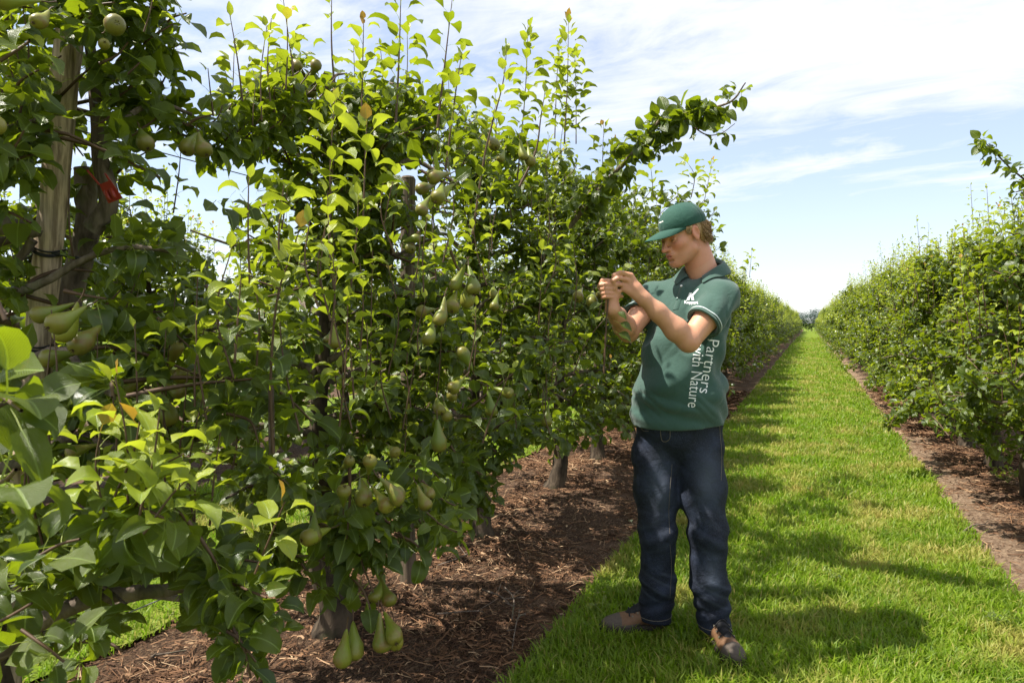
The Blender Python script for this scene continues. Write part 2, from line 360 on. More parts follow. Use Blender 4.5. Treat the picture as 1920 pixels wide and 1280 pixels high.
# mulch litter: fibres, chips and twigs strewn over the strips
def mat_litter():
    m = M('litter'); rnd = m.attr('rnd'); age = m.attr('age')
    c = m.mix(m.ramp(rnd, 0, .55, smooth=False), (.030, .015, .009), (.19, .10, .052)); c = m.mix(m.ramp(rnd, .55, 1, smooth=False), c, (.50, .36, .22))
    return m.done(m.pbr(c, .85, .2))
MLIT = mat_litter()
def litter(cx, x0, x1, y0, y1, n, seed, label):
    rng = np.random.default_rng(seed); zf = mulch_z(cx)
    y = y0+(y1-y0)*rng.random(n)**1.9; x = rng.uniform(x0, x1, n); u, v, Z = proj(np.column_stack([x, y, 0*x])); k = (u > -40) & (u < 1960) & (v < 1380) & (Z > 1)
    cl = fbm(x, y, 3.1, seed)-(.30*np.clip((1.28-x)/.2, 0, 1) if cx > 0 else 0); k &= rng.random(n) < np.clip(cl*2.2-.45, .10, 1)
    x, y, Z = x[k], y[k], Z[k]; n = len(x); sc = np.maximum(1, Z/4)**.8
    Ln = (.012+.06*rng.random(n)**2)*sc; W = (.0008+.0014*rng.random(n))*sc; chip = rng.random(n) < .10; W = np.where(chip, .004*sc, W); Ln = np.where(chip, .018, Ln)
    az = rng.uniform(0, 2*pi, n); d = np.stack([np.cos(az), np.sin(az)], 1); s = np.stack([-d[:, 1], d[:, 0]], 1); cur = rng.normal(0, .3, n)
    base = zf(x, y)+.002+.010*rng.random(n)**2; tilt = rng.normal(0, .22, n)
    V = []
    for t in (-1, 0, 1):
        q = np.stack([x, y], 1)+d*(Ln*t)[:, None]+s*(cur*Ln*(t*t))[:, None]
        zz = base+tilt*Ln*t+.004*(1-abs(t))
        for sg in (-1, 1): V.append(np.column_stack([q+s*(W*sg)[:, None], zz+sg*W*.6]))
    V = np.stack(V, 1); at = np.repeat(np.column_stack([rng.random(n), np.clip(rng.beta(1.5, 2.6, n)+.25*(fbm(x, y, 1.3, 3)-.5), 0, 1)]), 6, 0); b = np.arange(n)[:, None]*6
    g = G(); g.add(V.reshape(-1, 3), np.concatenate([b+[0, 1, 3, 2], b+[2, 3, 5, 4]]), None, at)
    tag(g.obj('mulch_litter', MLIT, kind='stuff', smooth=False), label, 'mulch')
litter(LX, LX-.85, LX+1.0, 1.2, 14, 70000, 7, 'shaded brown litter of fibres and chips under the left row')
litter(RX, RX-.70, RX+.5, 3.2, 16, 42000, 8, 'sunlit brown litter of straw and chips under the right row')
# fallen twigs
def twig(a, b, r, seed, label):
    rng = np.random.default_rng(seed); g = G(); a = np.array(a); b = np.array(b); m = (a+b)/2+rng.normal(0, .03, 3)*[1, 1, 0]; m[2] = max(m[2], .035)
    pts = spline([a, m, b], 8); tube(g, pts, np.linspace(r, r*.5, 8), 6, True)
    for k in (3, 5): tube(g, [pts[k], pts[k]+rng.normal(0, .05, 3)*[1, 1, .15]+[0, 0, .01]], r*.45, 4, True)
    o = g.obj('fallen_twig', MBRANCH); tag(o, label, 'twig', 'twigs lying on the mulch')
def gp(u, v, z=.015):
    d = P(u, v, 1.)-[0, 0, EYE]; return np.array([0, 0, EYE])+d*((z-EYE)/d[2])
for a, b, r, l in (((905, 1105), (955, 1130), .005, 'thin grey twig lying on dark mulch between man and nearest trunk'), ((820, 1150), (905, 1145), .004, 'pale straight stick on mulch right of the nearest trunk base'),
                   ((1600+20, 735), (1690, 720), .005, 'dry twig on sunny mulch of the right row far from camera'), ((820, 1060), (880, 1035), .005, 'bent stick on mulch below the low leafy sprig'),
                   ((1800, 1000), (1870, 985), .006, 'grey stick on bare soil edge near small weed'), ((945, 1100), (960, 1160), .005, 'forked twig standing out on dark mulch left of the man'),
                   ((985, 1150), (960, 1215), .004, 'thin brown twig on mulch at lower centre'), ((290, 1235), (350, 1218), .006, 'short pale wood chip on sunlit soil at lower left')):
    twig(gp(*a, .02), gp(*b, .02), r, hash(a) % 1000, l)
# ------------------------------------------------------------------ leaves
def leaf_tmpl(rng, nl, nw, curl, fold, wave, pet=.40, width=.31, low=False):
    t = np.linspace(0, 1, nl+1); a = .35-curl*t; ds = 1/nl
    y = pet+np.concatenate([[0], np.cumsum(np.cos((a[1:]+a[:-1])/2)*ds)]); z = np.concatenate([[0], np.cumsum(np.sin((a[1:]+a[:-1])/2)*ds)])
    w = width*np.sin(pi*t**.80)**.72*(1.06-.2*t); w[0] = .03; w[-1] = .008
    side = rng.normal(0, .07)*t**2; ph = rng.uniform(0, 6); V = []; UV = []
    s = np.linspace(-1, 1, nw+1)
    for i in range(nl+1):
        for q in s:
            x = w[i]*q; up = abs(x)*fold+wave*sin(ph+t[i]*9+q*1.5)*abs(q)*w[i]*2
            V.append((x*cos(fold*.6)+side[i], y[i]-sin(a[i])*up, z[i]+cos(a[i])*up)); UV.append((.5+.5*q*w[i]/.31, t[i]))
    F = [[i*(nw+1)+j, i*(nw+1)+j+1, (i+1)*(nw+1)+j+1, (i+1)*(nw+1)+j] for i in range(nl) for j in range(nw)]
    b = len(V); zs = -.10*pet
    V += [(-.016, 0, zs-.06*pet), (.016, 0, zs-.06*pet), (-.013, pet*.5, zs*.2), (.013, pet*.5, zs*.2), (-.014, pet+.01, .0), (.014, pet+.01, .0)]
    UV += [(.5, -.5)]*6; F += [[b, b+1, b+3, b+2], [b+2, b+3, b+5, b+4]]
    if low: F = F[:-2]+[[b, b+1, b+5, b+4]]
    return np.array(V, float), np.array(F), np.array(UV, float)
def tset(seed, nl, nw, low=False):
    rng = np.random.default_rng(seed)
    return [leaf_tmpl(rng, nl, nw, c, f, w, p, wd, low) for c, f, w, p, wd in ((.5, .35, .05, .4, .33), (1.0, .25, .08, .45, .34), (1.5, .45, .06, .5, .31), (.2, .2, .10, .35, .36),
            (2.1, .5, .05, .4, .30), (1.2, .65, .12, .5, .32), (.7, .12, .14, .45, .37), (1.7, .3, .10, .55, .34))]
T_HI, T_MID, T_LO, T_FAR = tset(1, 6, 4), tset(1, 4, 2), tset(1, 3, 2, True), tset(1, 2, 1, True)
def leaf_mats(L):
    """L: dict pos,dir,nor,size -> (n,3,3)"""
    d = unit(L['dir']); n = L['nor']-d*np.sum(L['nor']*d, 1, keepdims=True); n = unit(n); x = np.cross(d, n)*(.78+.42*((L['rnd']*7.31) % 1))[:, None]
    return np.stack([x, d, n], 2)*L['size'][:, None, None]
def leaves_to_G(g, L, T):
    Mx = leaf_mats(L); k = L['k']
    for i, (V, F, UV) in enumerate(T):
        s = np.where(k == i)[0]
        if not len(s): continue
        W = np.einsum('nij,vj->nvi', Mx[s], V)+L['pos'][s][:, None]
        at = np.repeat(np.stack([L['age'][s], L['rnd'][s]], 1), len(V), 0)
        g.add(W.reshape(-1, 3), (F[None]+(np.arange(len(s))*len(V))[:, None, None]).reshape(-1, F.shape[1]), np.tile(UV, (len(s), 1)), at)
def cat(Ls):
    return {k: np.concatenate([l[k] for l in Ls]) for k in Ls[0]}
def sub(L, m): return {k: v[m] for k, v in L.items()}
_leafmesh = {}
def leaf_mesh(k, age, rnd):
    key = (int(k), min(3, int(age*4)), int(min(rnd, .99)*3))
    if key not in _leafmesh:
        V, F, UV = T_HI[key[0]]; g = G(); g.add(V, F, UV, [(key[1]+.3)/4 if key[1] else .0, (key[2]+.5)/3]); _leafmesh[key] = g.mesh('leaf', MLEAF)
    return _leafmesh[key]
def leaf_objects(L, parent, off):
    Mx = leaf_mats(L)
    for i in range(len(Mx)):
        o = link(leaf_mesh(L['k'][i], L['age'][i], L['rnd'][i]), 'leaf', parent)
        m = np.eye(4); m[:3, :3] = Mx[i]; m[:3, 3] = L['pos'][i]-off; o.matrix_local = Matrix(m.tolist())

def rosette(rng, p, axis, n, size, outw, age=0.):
    az = rng.uniform(0, 2*pi)+np.arange(n)*2.4+rng.normal(0, .3, n); axis = unit(axis)
    r = np.array([0, 0, 1.]) if abs(axis[2]) < .8 else np.array([1., 0, 0]); a = unit(np.cross(axis, r)); b = np.cross(axis, a)
    rad = np.cos(az)[:, None]*a+np.sin(az)[:, None]*b; el = rng.uniform(-.5, .9, n)[:, None]
    d = rad*np.cos(el)+axis*np.sin(el); d = unit(d+[0, 0, -.20]+outw*.28+rng.normal(0, .15, (n, 3)))
    nor = np.array([0, 0, 1.])+outw*.55-d*.1+rng.normal(0, .33, (n, 3))
    s = size*rng.uniform(.6, 1.15, n)
    return dict(pos=np.repeat(np.asarray(p)[None], n, 0)+d*.004, dir=d, nor=nor, size=s, age=np.clip(age+rng.normal(0, .06, n), 0, 1), rnd=rng.random(n), k=rng.integers(0, 8, n))
def shoot_leaves(rng, pts, size, a0=.25, a1=1., gap=.028, start=.12, droop=.5):
    seg = np.linalg.norm(np.diff(pts, axis=0), axis=1); Lt = seg.sum(); n = max(3, int(Lt*(1-start)/gap)); t = start+(1-start)*(np.arange(n)+.5)/n
    cu = np.concatenate([[0], np.cumsum(seg)])/Lt; pos = np.stack([np.interp(t, cu, pts[:, i]) for i in range(3)], 1)
    ax = unit(np.stack([np.interp(np.clip(t+.03, 0, 1), cu, pts[:, i]) for i in range(3)], 1)-np.stack([np.interp(t-.03, cu, pts[:, i]) for i in range(3)], 1))
    az = np.arange(n)*2.4+rng.uniform(0, 6)+rng.normal(0, .25, n); r = unit(np.cross(ax, [1, .2, .1])); b = np.cross(ax, r)
    rad = np.cos(az)[:, None]*r+np.sin(az)[:, None]*b; q = np.clip((t-.72)/.28, 0, 1)
    d = unit(rad*(1-.45*q)[:, None]+ax*(.35+.75*q)[:, None]+rng.normal(0, .12, (n, 3)))
    nor = ax*1.+rad*-.1+np.array([0, 0, .5])+rng.normal(0, .25, (n, 3)); s = size*(1-.52*q**1.2)*rng.uniform(.75, 1.1, n)
    age = a0+(a1-a0)*t**2.2; age = np.where(q > .75, age, np.minimum(age, .72))+rng.normal(0, .07, n)
    kk = rng.choice([0, 1, 2, 4, 5, 7], n); kk = np.where(q > .6, rng.choice([0, 3], n), kk)
    return dict(pos=pos, dir=d, nor=nor, size=s, age=np.clip(age, 0, 1), rnd=rng.random(n), k=kk)

# ------------------------------------------------------------------ what the photograph shows of the near trees' outline (photo pixels)
CROWN = [(-400, -200), (330, -200), (322, 60), (352, 105), (385, 150), (420, 165), (450, 150), (500, 118), (560, 100), (620, 118), (700, 160), (770, 165), (830, 150), (875, 190), (935, 235),
         (1000, 262), (1062, 250), (1090, 330), (1130, 345), (1185, 325), (1215, 350), (1290, 345), (1340, 372), (1352, 440), (1362, 478), (1400, 490), (1440, 520), (1475, 560), (1505, 600),
         (1505, 632), (1440, 668), (1370, 720), (1330, 800), (1190, 800), (1150, 822), (1060, 838), (1000, 822), (960, 858), (935, 905), (880, 950), (868, 1005), (808, 1100), (768, 1110), (745, 1180), (700, 1160),
         (640, 1135), (600, 1110), (560, 1160), (520, 1250), (430, 1290), (360, 1230), (352, 1130), (240, 1150), (160, 1300), (-400, 1500)]
HOLES = [[(298, 292), (345, 285), (415, 300), (470, 330), (520, 372), (500, 392), (440, 372), (385, 385), (370, 455), (345, 450), (312, 352)],
         [(770, 852), (845, 840), (868, 905), (800, 930), (768, 905)], [(235, 1105), (350, 1080), (352, 1190), (250, 1230), (218, 1180)], [(352, 935), (420, 905), (440, 965), (400, 1000), (352, 990)],
         [(745, 300), (792, 318), (770, 392), (748, 360)], [(520, 960), (590, 940), (600, 1010), (560, 1040)], [(725, 420), (790, 430), (780, 520), (740, 560)], [(60, 330), (135, 320), (110, 700), (52, 700)],
         [(150, 330), (205, 320), (180, 500), (130, 520)], [(180, 318), (240, 318), (245, 385), (190, 385)]]
MAN = [(1192, 470), (1196, 440), (1230, 400), (1270, 376), (1325, 400), (1335, 470), (1400, 530), (1392, 620), (1368, 800), (1375, 1180), (1400, 1250), (1300, 1250), (1280, 900), (1260, 1190), (1140, 1190),
       (1200, 1100), (1182, 800), (1200, 700), (1205, 640), (1150, 650), (1120, 560), (1118, 512), (1150, 498), (1190, 505), (1225, 530), (1240, 500)]
MANZ = 3.25
POSTV = [(108, 90), (165, 120), (215, 330), (205, 470), (150, 560), (108, 715), (40, 715), (52, 560), (80, 380), (100, 230)]; LIMBV = [(0, 1185), (150, 1100), (350, 1080), (350, 1118), (160, 1155), (0, 1240)]; CLIPV = [(155, 310), (235, 315), (245, 390), (180, 395)]
PEARS = []    # filled below: (u_stalk,v_stalk,u_bottom,v_bottom,Z)
def keep_mask(L, rng, crown=True):
    c = L['pos']+unit(L['dir'])*L['size'][:, None]*.8; u, v, Z = proj(c); k = Z > .52
    if crown:
        j = rng.normal(0, 5, len(u)); k &= in_poly(u+j, v+j*.6, CROWN)
        for i, h in enumerate(HOLES): k &= ~(in_poly(u, v, h) & ((Z < 3.4) if i >= 6 else True) & (rng.random(len(u)) < (.96 if i < 6 else .85)))
    k &= ~(in_poly(u, v, MAN) & (Z < MANZ)); u0, v0, _ = proj(L['pos']); k &= ~(in_poly(u0, v0, MAN) & (Z < MANZ))
    tipu, tipv, _ = proj(L['pos']+unit(L['dir'])*L['size'][:, None]*1.4); k &= ~(in_poly(tipu, tipv, MAN) & (Z < MANZ))
    k &= ~(in_poly(u, v, POSTV) & (Z < 1.86) & (rng.random(len(u)) < .95)); k &= ~(in_poly(u, v, LIMBV) & (Z < 1.5) & (rng.random(len(u)) < .85)); k &= ~(in_poly(u, v, CLIPV) & (Z < 1.80) & (rng.random(len(u)) < .95))
    for (a, b, c_, d, z) in PEARS:
        mu, mv = (a+c_*2)/3, (b+d*2)/3; r = .046*FPX/z
        k &= ~((np.hypot(u-mu, v-mv) < r) & (Z < z+.05))
    return k

# ------------------------------------------------------------------ trees
def grow(seed, ht=2.45, nb=22, half=.62, depth=.95, shoots=16, spur=.055, lsize=.064, nros=5, taper=.66):
    """a trained pear tree in its own frame: trunk, branches (polylines with radii), twigs, leaves"""
    rng = np.random.default_rng(seed); W = dict(trunk=None, branch=[], twig=[]); LS = []
    zz = np.array([0, .12, .3, .55, .9, 1.3, 1.7, ht-.25]); wig = np.cumsum(rng.normal(0, .022, (8, 2)), 0); wig[0] = 0
    tr = np.column_stack([wig, zz]); W['trunk'] = (spline(tr, 26), np.interp(np.linspace(0, 1, 26), [0, .06, .22, .4, .7, 1], [.092, .072, .060, .047, .028, .012]))
    tp = W['trunk'][0]
    for i in range(nb):
        f = (i+.5)/nb; z0 = .46+(ht-.72)*f**.95; az = i*2.399+rng.normal(0, .25); b0 = np.array([np.interp(z0, tp[:, 2], tp[:, 0]), np.interp(z0, tp[:, 2], tp[:, 1]), z0])
        hx, hy = cos(az), sin(az); reach = 1/math.sqrt((hx/depth)**2+(hy/half)**2)*rng.uniform(.72, 1.1)*(1-taper*f)
        up = rng.uniform(.10, .45)+.25*f; dr = rng.uniform(.0, .75)*(1-f)
        t = np.linspace(0, 1, 6)[:, None]; pts = b0+np.array([hx, hy, 0])*reach*t+np.array([0, 0, 1])*(up*reach*t-dr*t**2.2*reach)+np.vstack([[0, 0, 0], rng.normal(0, .022, (5, 3))])
        pts = spline(pts, 12); W['branch'].append((pts, np.linspace(.017*(1.2-.6*f), .004, 12)))
        seg = np.linalg.norm(pts[-1]-pts[0]); subs = [(pts, .22)]
        for s in range(rng.integers(3, 6)):
            q = rng.uniform(.25, .95); p0 = pts[int(q*11)]; a2 = az+rng.choice([-1, 1])*rng.uniform(.5, 1.3); ln = rng.uniform(.18, .42)*(1-.3*f)
            e = p0+np.array([cos(a2), sin(a2), rng.uniform(-.35, .75)])*ln; mid = (p0+e)/2+rng.normal(0, .02, 3)+[0, 0, .02]
            sp = spline([p0, mid, e], 7); W['twig'].append((sp, np.linspace(.006, .0025, 7))); subs.append((sp, .1))
        for sp, st in subs:
            Lg = np.linalg.norm(np.diff(sp, axis=0), axis=1).sum(); n = max(1, int(Lg*(1-st)/spur))
            for q in st+(1-st)*(np.arange(n)+rng.random(n)*.8)/n:
                j = q*(len(sp)-1); p = sp[int(j)]; outw = np.array([p[0], p[1]*.5, 0]); outw = outw/max(.15, np.linalg.norm(outw))
                ax = unit(rng.normal(0, .6, 3)+[0, 0, .7]+outw*.4); LS.append(rosette(rng, p+ax*.012, ax, int(rng.integers(nros-1, nros+2)), lsize, outw))
    for s in range(shoots):
        br = W['branch'][rng.integers(int(nb*.08), nb)][0]; p0 = br[rng.integers(5, 12)]; ln = rng.uniform(.20, .66); ln *= 1.0 if p0[2] > ht*.55 else .7
        e = p0+np.array([rng.normal(0, .07), rng.normal(0, .07), 1])*ln+np.array([p0[0], 0, 0])*.08; sp = spline([p0, (p0+e)/2+rng.normal(0, .015, 3), e], 9)
        W['twig'].append((sp, np.linspace(.0034, .0012, 9))); LS.append(shoot_leaves(rng, sp, lsize*.82, rng.uniform(.05, .35), rng.uniform(.75, 1.1), .026))
    return W, cat(LS)
MASK_STATS = []
def wood_parts(W, parent, off, ns=8, rng=None, masked=False, near=True):
    g = G(); p, r = W['trunk']
    if near: ang = np.random.default_rng(3); tube(g, p+off, r, 12, False, None, .07, ang)
    else: tube(g, p+off, r, 7)
    g.obj('trunk', MBARK, parent, kind=None)
    for p, r in W['branch']:
        if near:
            p = p.copy()
            if masked:
                u, v, Z = proj(p+masked); m = ~(in_poly(u, v, MAN) & (Z < MANZ)) & (Z > .6) & in_poly(u, v, CROWN); m = np.cumprod(m).astype(bool)
                if m.sum() < 4: continue
                cut = not m.all(); p = p[m]; r = r[m]
                if proj(p+masked)[2].min() < 1.15: continue
                if cut: r = r*np.linspace(1, .2, len(r))**.6
            g = G(); tube(g, p+off, r, ns); g.obj('branch', MBRANCH, parent)
    g = G()
    if not near:
        for p, r in W['branch']: tube(g, p+off, r, 4)
    for p, r in W['twig']:
        if masked:
            u, v, Z = proj(p+masked)
            if (in_poly(u, v, MAN) & (Z < MANZ)).any() or (Z < 1.15).any() or not in_poly(u, v+8, CROWN).all() or any(in_poly(u, v, h).any() for h in HOLES[:6]): continue
        tube(g, p+off, r, 4 if near else 3)
    if g.n: g.obj('twigs', MTWIG if near else MBRANCH, parent, kind='stuff')
class Arr(np.ndarray):
    def __bool__(s): return True

# pears the photograph shows: stalk px, bottom px, distance
PEARS += [(78, 2, 22, 22, 1.35), (92, 20, 100, 66, 1.4), (198, 58, 246, 64, 1.45), (190, 80, 224, 98, 1.6), (262, 240, 294, 286, 1.75), (370, 250, 361, 292, 1.85), (372, 248, 398, 296, 1.8), (2, 240, 38, 256, 1.3),
    (140, 568, 88, 594, 1.45), (146, 566, 104, 642, 1.35), (162, 574, 128, 614, 1.3), (190, 610, 172, 654, 1.45), (150, 660, 104, 674, 1.45), (318, 690, 350, 640, 1.7), (318, 692, 364, 702, 1.7), (304, 712, 362, 736, 1.6),
    (282, 708, 238, 736, 1.6), (300, 732, 322, 796, 1.6), (186, 832, 146, 846, 1.5), (545, 112, 568, 136, 2.6), (580, 150, 602, 126, 2.6), (580, 150, 586, 188, 2.6),
    (846, 325, 808, 342, 2.1), (818, 345, 786, 362, 2.15), (830, 345, 820, 384, 2.05), (852, 345, 828, 374, 2.1), (808, 366, 792, 404, 2.0), (752, 455, 792, 446, 2.4), (758, 458, 778, 472, 2.45), (918, 255, 930, 282, 2.8), (946, 280, 936, 308, 2.8), (975, 262, 985, 300, 2.8), (990, 275, 996, 312, 2.85),
    (872, 496, 846, 545, 1.95), (878, 498, 888, 552, 1.95), (882, 520, 874, 576, 2.0), (856, 546, 850, 584, 1.95), (834, 556, 820, 610, 1.85), (818, 580, 790, 586, 2.0), (812, 602, 800, 646, 1.9), (622, 606, 636, 652, 1.8),
    (886, 694, 862, 652, 2.2), (872, 705, 846, 730, 2.1), (820, 745, 832, 770, 2.1), (832, 752, 842, 782, 2.1), (918, 724, 964, 738, 2.2), (914, 732, 922, 780, 2.1), (820, 786, 824, 846, 1.9), (1028, 758, 1024, 798, 2.6), (926, 535, 930, 560, 2.5), (934, 550, 926, 580, 2.4),
    (636, 880, 668, 848, 1.65), (690, 890, 702, 848, 1.6), (676, 896, 692, 934, 1.65), (644, 952, 654, 904, 1.6), (712, 896, 752, 948, 1.55), (698, 912, 736, 944, 1.6), (726, 900, 762, 925, 1.65), (590, 960, 600, 1004, 1.6), (620, 990, 582, 996, 1.6),
    (782, 908, 808, 948, 1.85), (790, 905, 812, 925, 1.9), (712, 1078, 740, 1118, 1.75), (716, 1078, 704, 1110, 1.75), (650, 1178, 640, 1250, 1.55), (662, 1164, 672, 1224, 1.6), (712, 1148, 724, 1214, 1.6), (720, 1146, 750, 1186, 1.6), (728, 835, 750, 842, 2.0), (738, 1165, 752, 1196, 1.65),
    (1092, 540, 1080, 562, 2.75), (1112, 545, 1106, 572, 2.7), (1130, 548, 1118, 556, 2.75), (620, 620, 618, 640, 2.0), (855, 722, 850, 742, 2.2),
    (1872, 722, 1878, 740, 5.2), (1880, 742, 1868, 757, 5.2), (1872, 760, 1888, 764, 5.1), (1866, 776, 1880, 773, 5.2), (1884, 780, 1886, 794, 5.1), (1806, 590, 1800, 606, 6.2), (1746, 700, 1738, 708, 6.5)]
def pear_mesh(rng, seg=14):
    z = np.array([0, .006, .018, .032, .046, .060, .074, .086, .094, .0975, .0955]); r = np.array([.0022, .0055, .0090, .0125, .0175, .0240, .0285, .0270, .0185, .0080, .0010])
    z = z*rng.uniform(.93, 1.05); r = r*rng.uniform(.76, .92); r[:6] *= rng.uniform(.85, 1.25); bx = rng.normal(0, .006); g = G(); th = np.arange(seg)*2*pi/seg
    V = np.concatenate([np.stack([bx*sin(pi*zi/.1)+ri*np.cos(th)*(1+.03*np.cos(2*th)), ri*np.sin(th), np.full(seg, -zi)], 1) for zi, ri in zip(z, r)]); k = np.arange(seg); F = [np.stack([i*seg+k, i*seg+(k+1) % seg, (i+1)*seg+(k+1) % seg, (i+1)*seg+k], 1)[:, ::-1] for i in range(len(z)-1)]
    g.add(V, np.concatenate(F)); return g.mesh('pear', MPEAR)
prng = np.random.default_rng(12); PM = [pear_mesh(prng) for _ in range(6)]
g = G(); tube(g, [[0, 0, .030], [.003, .001, .015], [0, 0, -.002]], [.0022, .0016, .0024], 5); PSTALK = g.mesh('stalk', MTWIG)
g = G()
for k in range(5):
    a = k*2*pi/5; tube(g, [[.002*cos(a), .002*sin(a), 0], [.006*cos(a), .006*sin(a), -.006]], [.0016, .0005], 4)
PCAL = g.mesh('calyx', simple('dry_calyx', (.06, .035, .02), .9, .2))
def place_pear(i, spec, parent, off):
    u0, v0, u1, v1, Z = spec; a = P(u0, v0, Z+prng.normal(0, .01)); b = P(u1, v1, Z); d = b-a; L = np.linalg.norm(d); fwd = np.array([-sin(YAW), cos(YAW), 0])
    want = .087*prng.uniform(.92, 1.08)
    if L < want*.93: d = d-fwd*math.sqrt(want**2-L*L)*.8; L = np.linalg.norm(d)
    q = Vector((-d).tolist()).to_track_quat('Z', 'Y'); s = L/.0965; wscale = min(s, 1.1)*.91
    s = min(s, 1.3); m = Matrix.Translation((a-off).tolist())@q.to_matrix().to_4x4()@Matrix.Rotation(prng.uniform(0, 6), 4, 'Z')@Matrix.Diagonal((wscale, wscale, s, 1))
    o = link(PM[i % 6], 'pear', parent); o.matrix_local = m
    st = link(PSTALK, 'stalk', o); ca = link(PCAL, 'calyx', o); ca.location = (0, 0, -.0965)

# left row, near trees, each grown on its own and pruned to the outline seen
LY = [-.35, 1.02, 2.35, 3.80, 5.10, 6.37, 7.65, 8.9]
def extra_shoot(g, LS, rng, px, Z, r0=.005, size=.052, a0=.3, a1=1., gap=.030, start=.1, dz=0, ns=5):
    Zs = Z if hasattr(Z, '__len__') else [Z]*len(px)
    pts = spline([P(u, v, z) for (u, v), z in zip(px, Zs)], 4+5*len(px)); tube(g, pts, np.linspace(r0*.75, .0011, len(pts)), ns)
    LS.append(shoot_leaves(rng, pts, size, a0, a1, gap, start)); return pts
#            tree index, pixel path (bottom to top), distance, base radius, leaf size, youngness low/high, gap
SH = [(1, [(455, 190), (445, 110), (430, 22)], 2.0, .004, .045, .4, 1.1, .034), (2, [(552, 175), (545, 100), (530, -10)], 2.3, .004, .046, .3, 1.0, .04), (2, [(632, 215), (622, 90), (622, -20)], 2.5, .007, .048, .2, .6, .075), (2, [(678, 215), (680, 120), (682, 38)], 2.2, .004, .045, .5, 1.2, .024),
      (2, [(742, 230), (748, 110), (752, -20)], 2.2, .006, .055, .15, .5, .026), (2, [(820, 240), (835, 110), (850, -20)], 2.7, .007, .062, .0, .3, .05), (3, [(835, 320), (852, 190), (866, 98)], 2.5, .006, .050, .2, .8, .032), (3, [(886, 440), (910, 285), (942, 160), (950, 92)], 2.6, .007, .054, .2, .95, .032),
      (3, [(970, 335), (985, 170), (990, 48)], 3.2, .005, .058, .15, .8, .026), (4, [(1058, 270), (1064, 150), (1066, 34)], 3.8, .006, .062, .2, 1.1, .024), (4, [(1040, 260), (1044, 150), (1050, 80)], 3.9, .005, .058, .2, .9, .028), (3, [(974, 350), (1004, 285), (1014, 220), (1022, 172)], 2.9, .008, .055, .15, .5, .045),
      (4, [(1080, 270), (1080, 180), (1078, 100)], 4.0, .005, .06, .2, .9, .03), (4, [(1130, 340), (1130, 290), (1132, 235)], 3.9, .004, .055, .4, 1.1, .026), (4, [(1152, 345), (1150, 300), (1152, 262)], 4.1, .004, .05, .4, 1.1, .028), (5, [(1320, 380), (1328, 340), (1336, 302)], 5.4, .004, .06, .4, 1.1, .03), (5, [(1296, 370), (1302, 330), (1286, 300)], 4.8, .005, .065, .2, .7, .03),
      (6, [(1405, 520), (1408, 490), (1410, 470)], 7, .004, .06, .4, 1., .04), (5, [(1225, 370), (1222, 330), (1218, 300)], 4.6, .004, .06, .4, 1.1, .03),
      (2, [(512, 850), (508, 700), (520, 560), (545, 480), (562, 430)], 1.45, .005, .056, .15, .95, .030), (2, [(618, 430), (620, 300), (628, 180)], 1.9, .004, .052, .25, 1.0, .028), (2, [(680, 430), (684, 320), (688, 228)], 1.8, .004, .055, .25, 1.1, .03), (2, [(655, 560), (668, 450), (672, 370)], 1.75, .004, .052, .2, .8, .03),
      (1, [(528, 430), (535, 385), (540, 345)], 1.7, .003, .045, .5, .9, .024), (2, [(720, 420), (732, 360), (740, 330)], 2.0, .003, .045, .4, .9, .03), (3, [(1010, 610), (1014, 530), (1016, 455)], 2.5, .004, .05, .3, 1.0, .028), (3, [(905, 830), (925, 770), (960, 690)], 2.0, .004, .05, .2, .7, .035),
      (1, [(240, 960), (238, 830), (216, 705)], 1.05, .003, .044, .55, 1.15, .020), (1, [(262, 965), (288, 860), (300, 765)], 1.0, .003, .044, .6, 1.1, .020), (1, [(255, 960), (300, 880), (345, 850)], 1.05, .0025, .040, .6, .9, .022), (1, [(478, 1075), (505, 1010), (534, 940)], 1.15, .003, .045, .5, 1.1, .026),
      (1, [(200, 980), (180, 880), (190, 800)], 1.05, .003, .046, .55, 1.0, .020), (1, [(270, 1000), (320, 930), (350, 900)], .98, .003, .046, .6, .9, .020), (1, [(215, 930), (250, 850), (262, 790)], 1.02, .003, .046, .6, 1.1, .020),
      (1, [(365, 1000), (368, 900), (392, 830)], 1.35, .003, .05, .35, .7, .026), (0, [(45, 160), (30, 90), (20, 20)], 1.5, .003, .046, .5, .9, .03), (0, [(30, 170), (18, 120), (0, 60)], 1.5, .003, .04, .6, 1., .03), (1, [(325, 400), (335, 330), (340, 270)], 1.9, .003, .04, .5, .9, .04), (1, [(270, 60), (282, 20), (290, -20)], 1.6, .003, .04, .5, .8, .03),
      (3, [(1120, 600), (1135, 540), (1142, 508)], 2.62, .004, .045, .4, .8, .030), (3, [(1075, 700), (1100, 640), (1140, 590)], 2.5, .004, .05, .2, .6, .03), (2, [(640, 760), (632, 730), (628, 690)], 1.7, .003, .05, .2, .6, .03), (3, [(800, 960), (830, 985), (862, 1000)], 1.75, .003, .055, .1, .5, .03), (2, [(440, 680), (446, 600), (452, 520)], 1.35, .004, .05, .25, .8, .03)]
LABL = ['pear tree cut by the left picture edge, its big dark leaves nearest the camera', 'pear tree tied to the weathered post, with thick bare limbs and the red clip', 'pear tree with the bushiest base, pears hanging almost to the mulch at its trunk',
        'pear tree holding the large pear bunch at mid height, left of the hands', 'pear tree the man is working on, its long arching branch reaching into the sky', 'pear tree right behind the cap, filling the space past the arching branch',
        'seventh pear tree of the left row, showing just right of the polo collar', 'eighth pear tree of the left row, its sunlit side showing behind the shoulder']
NEAR = []
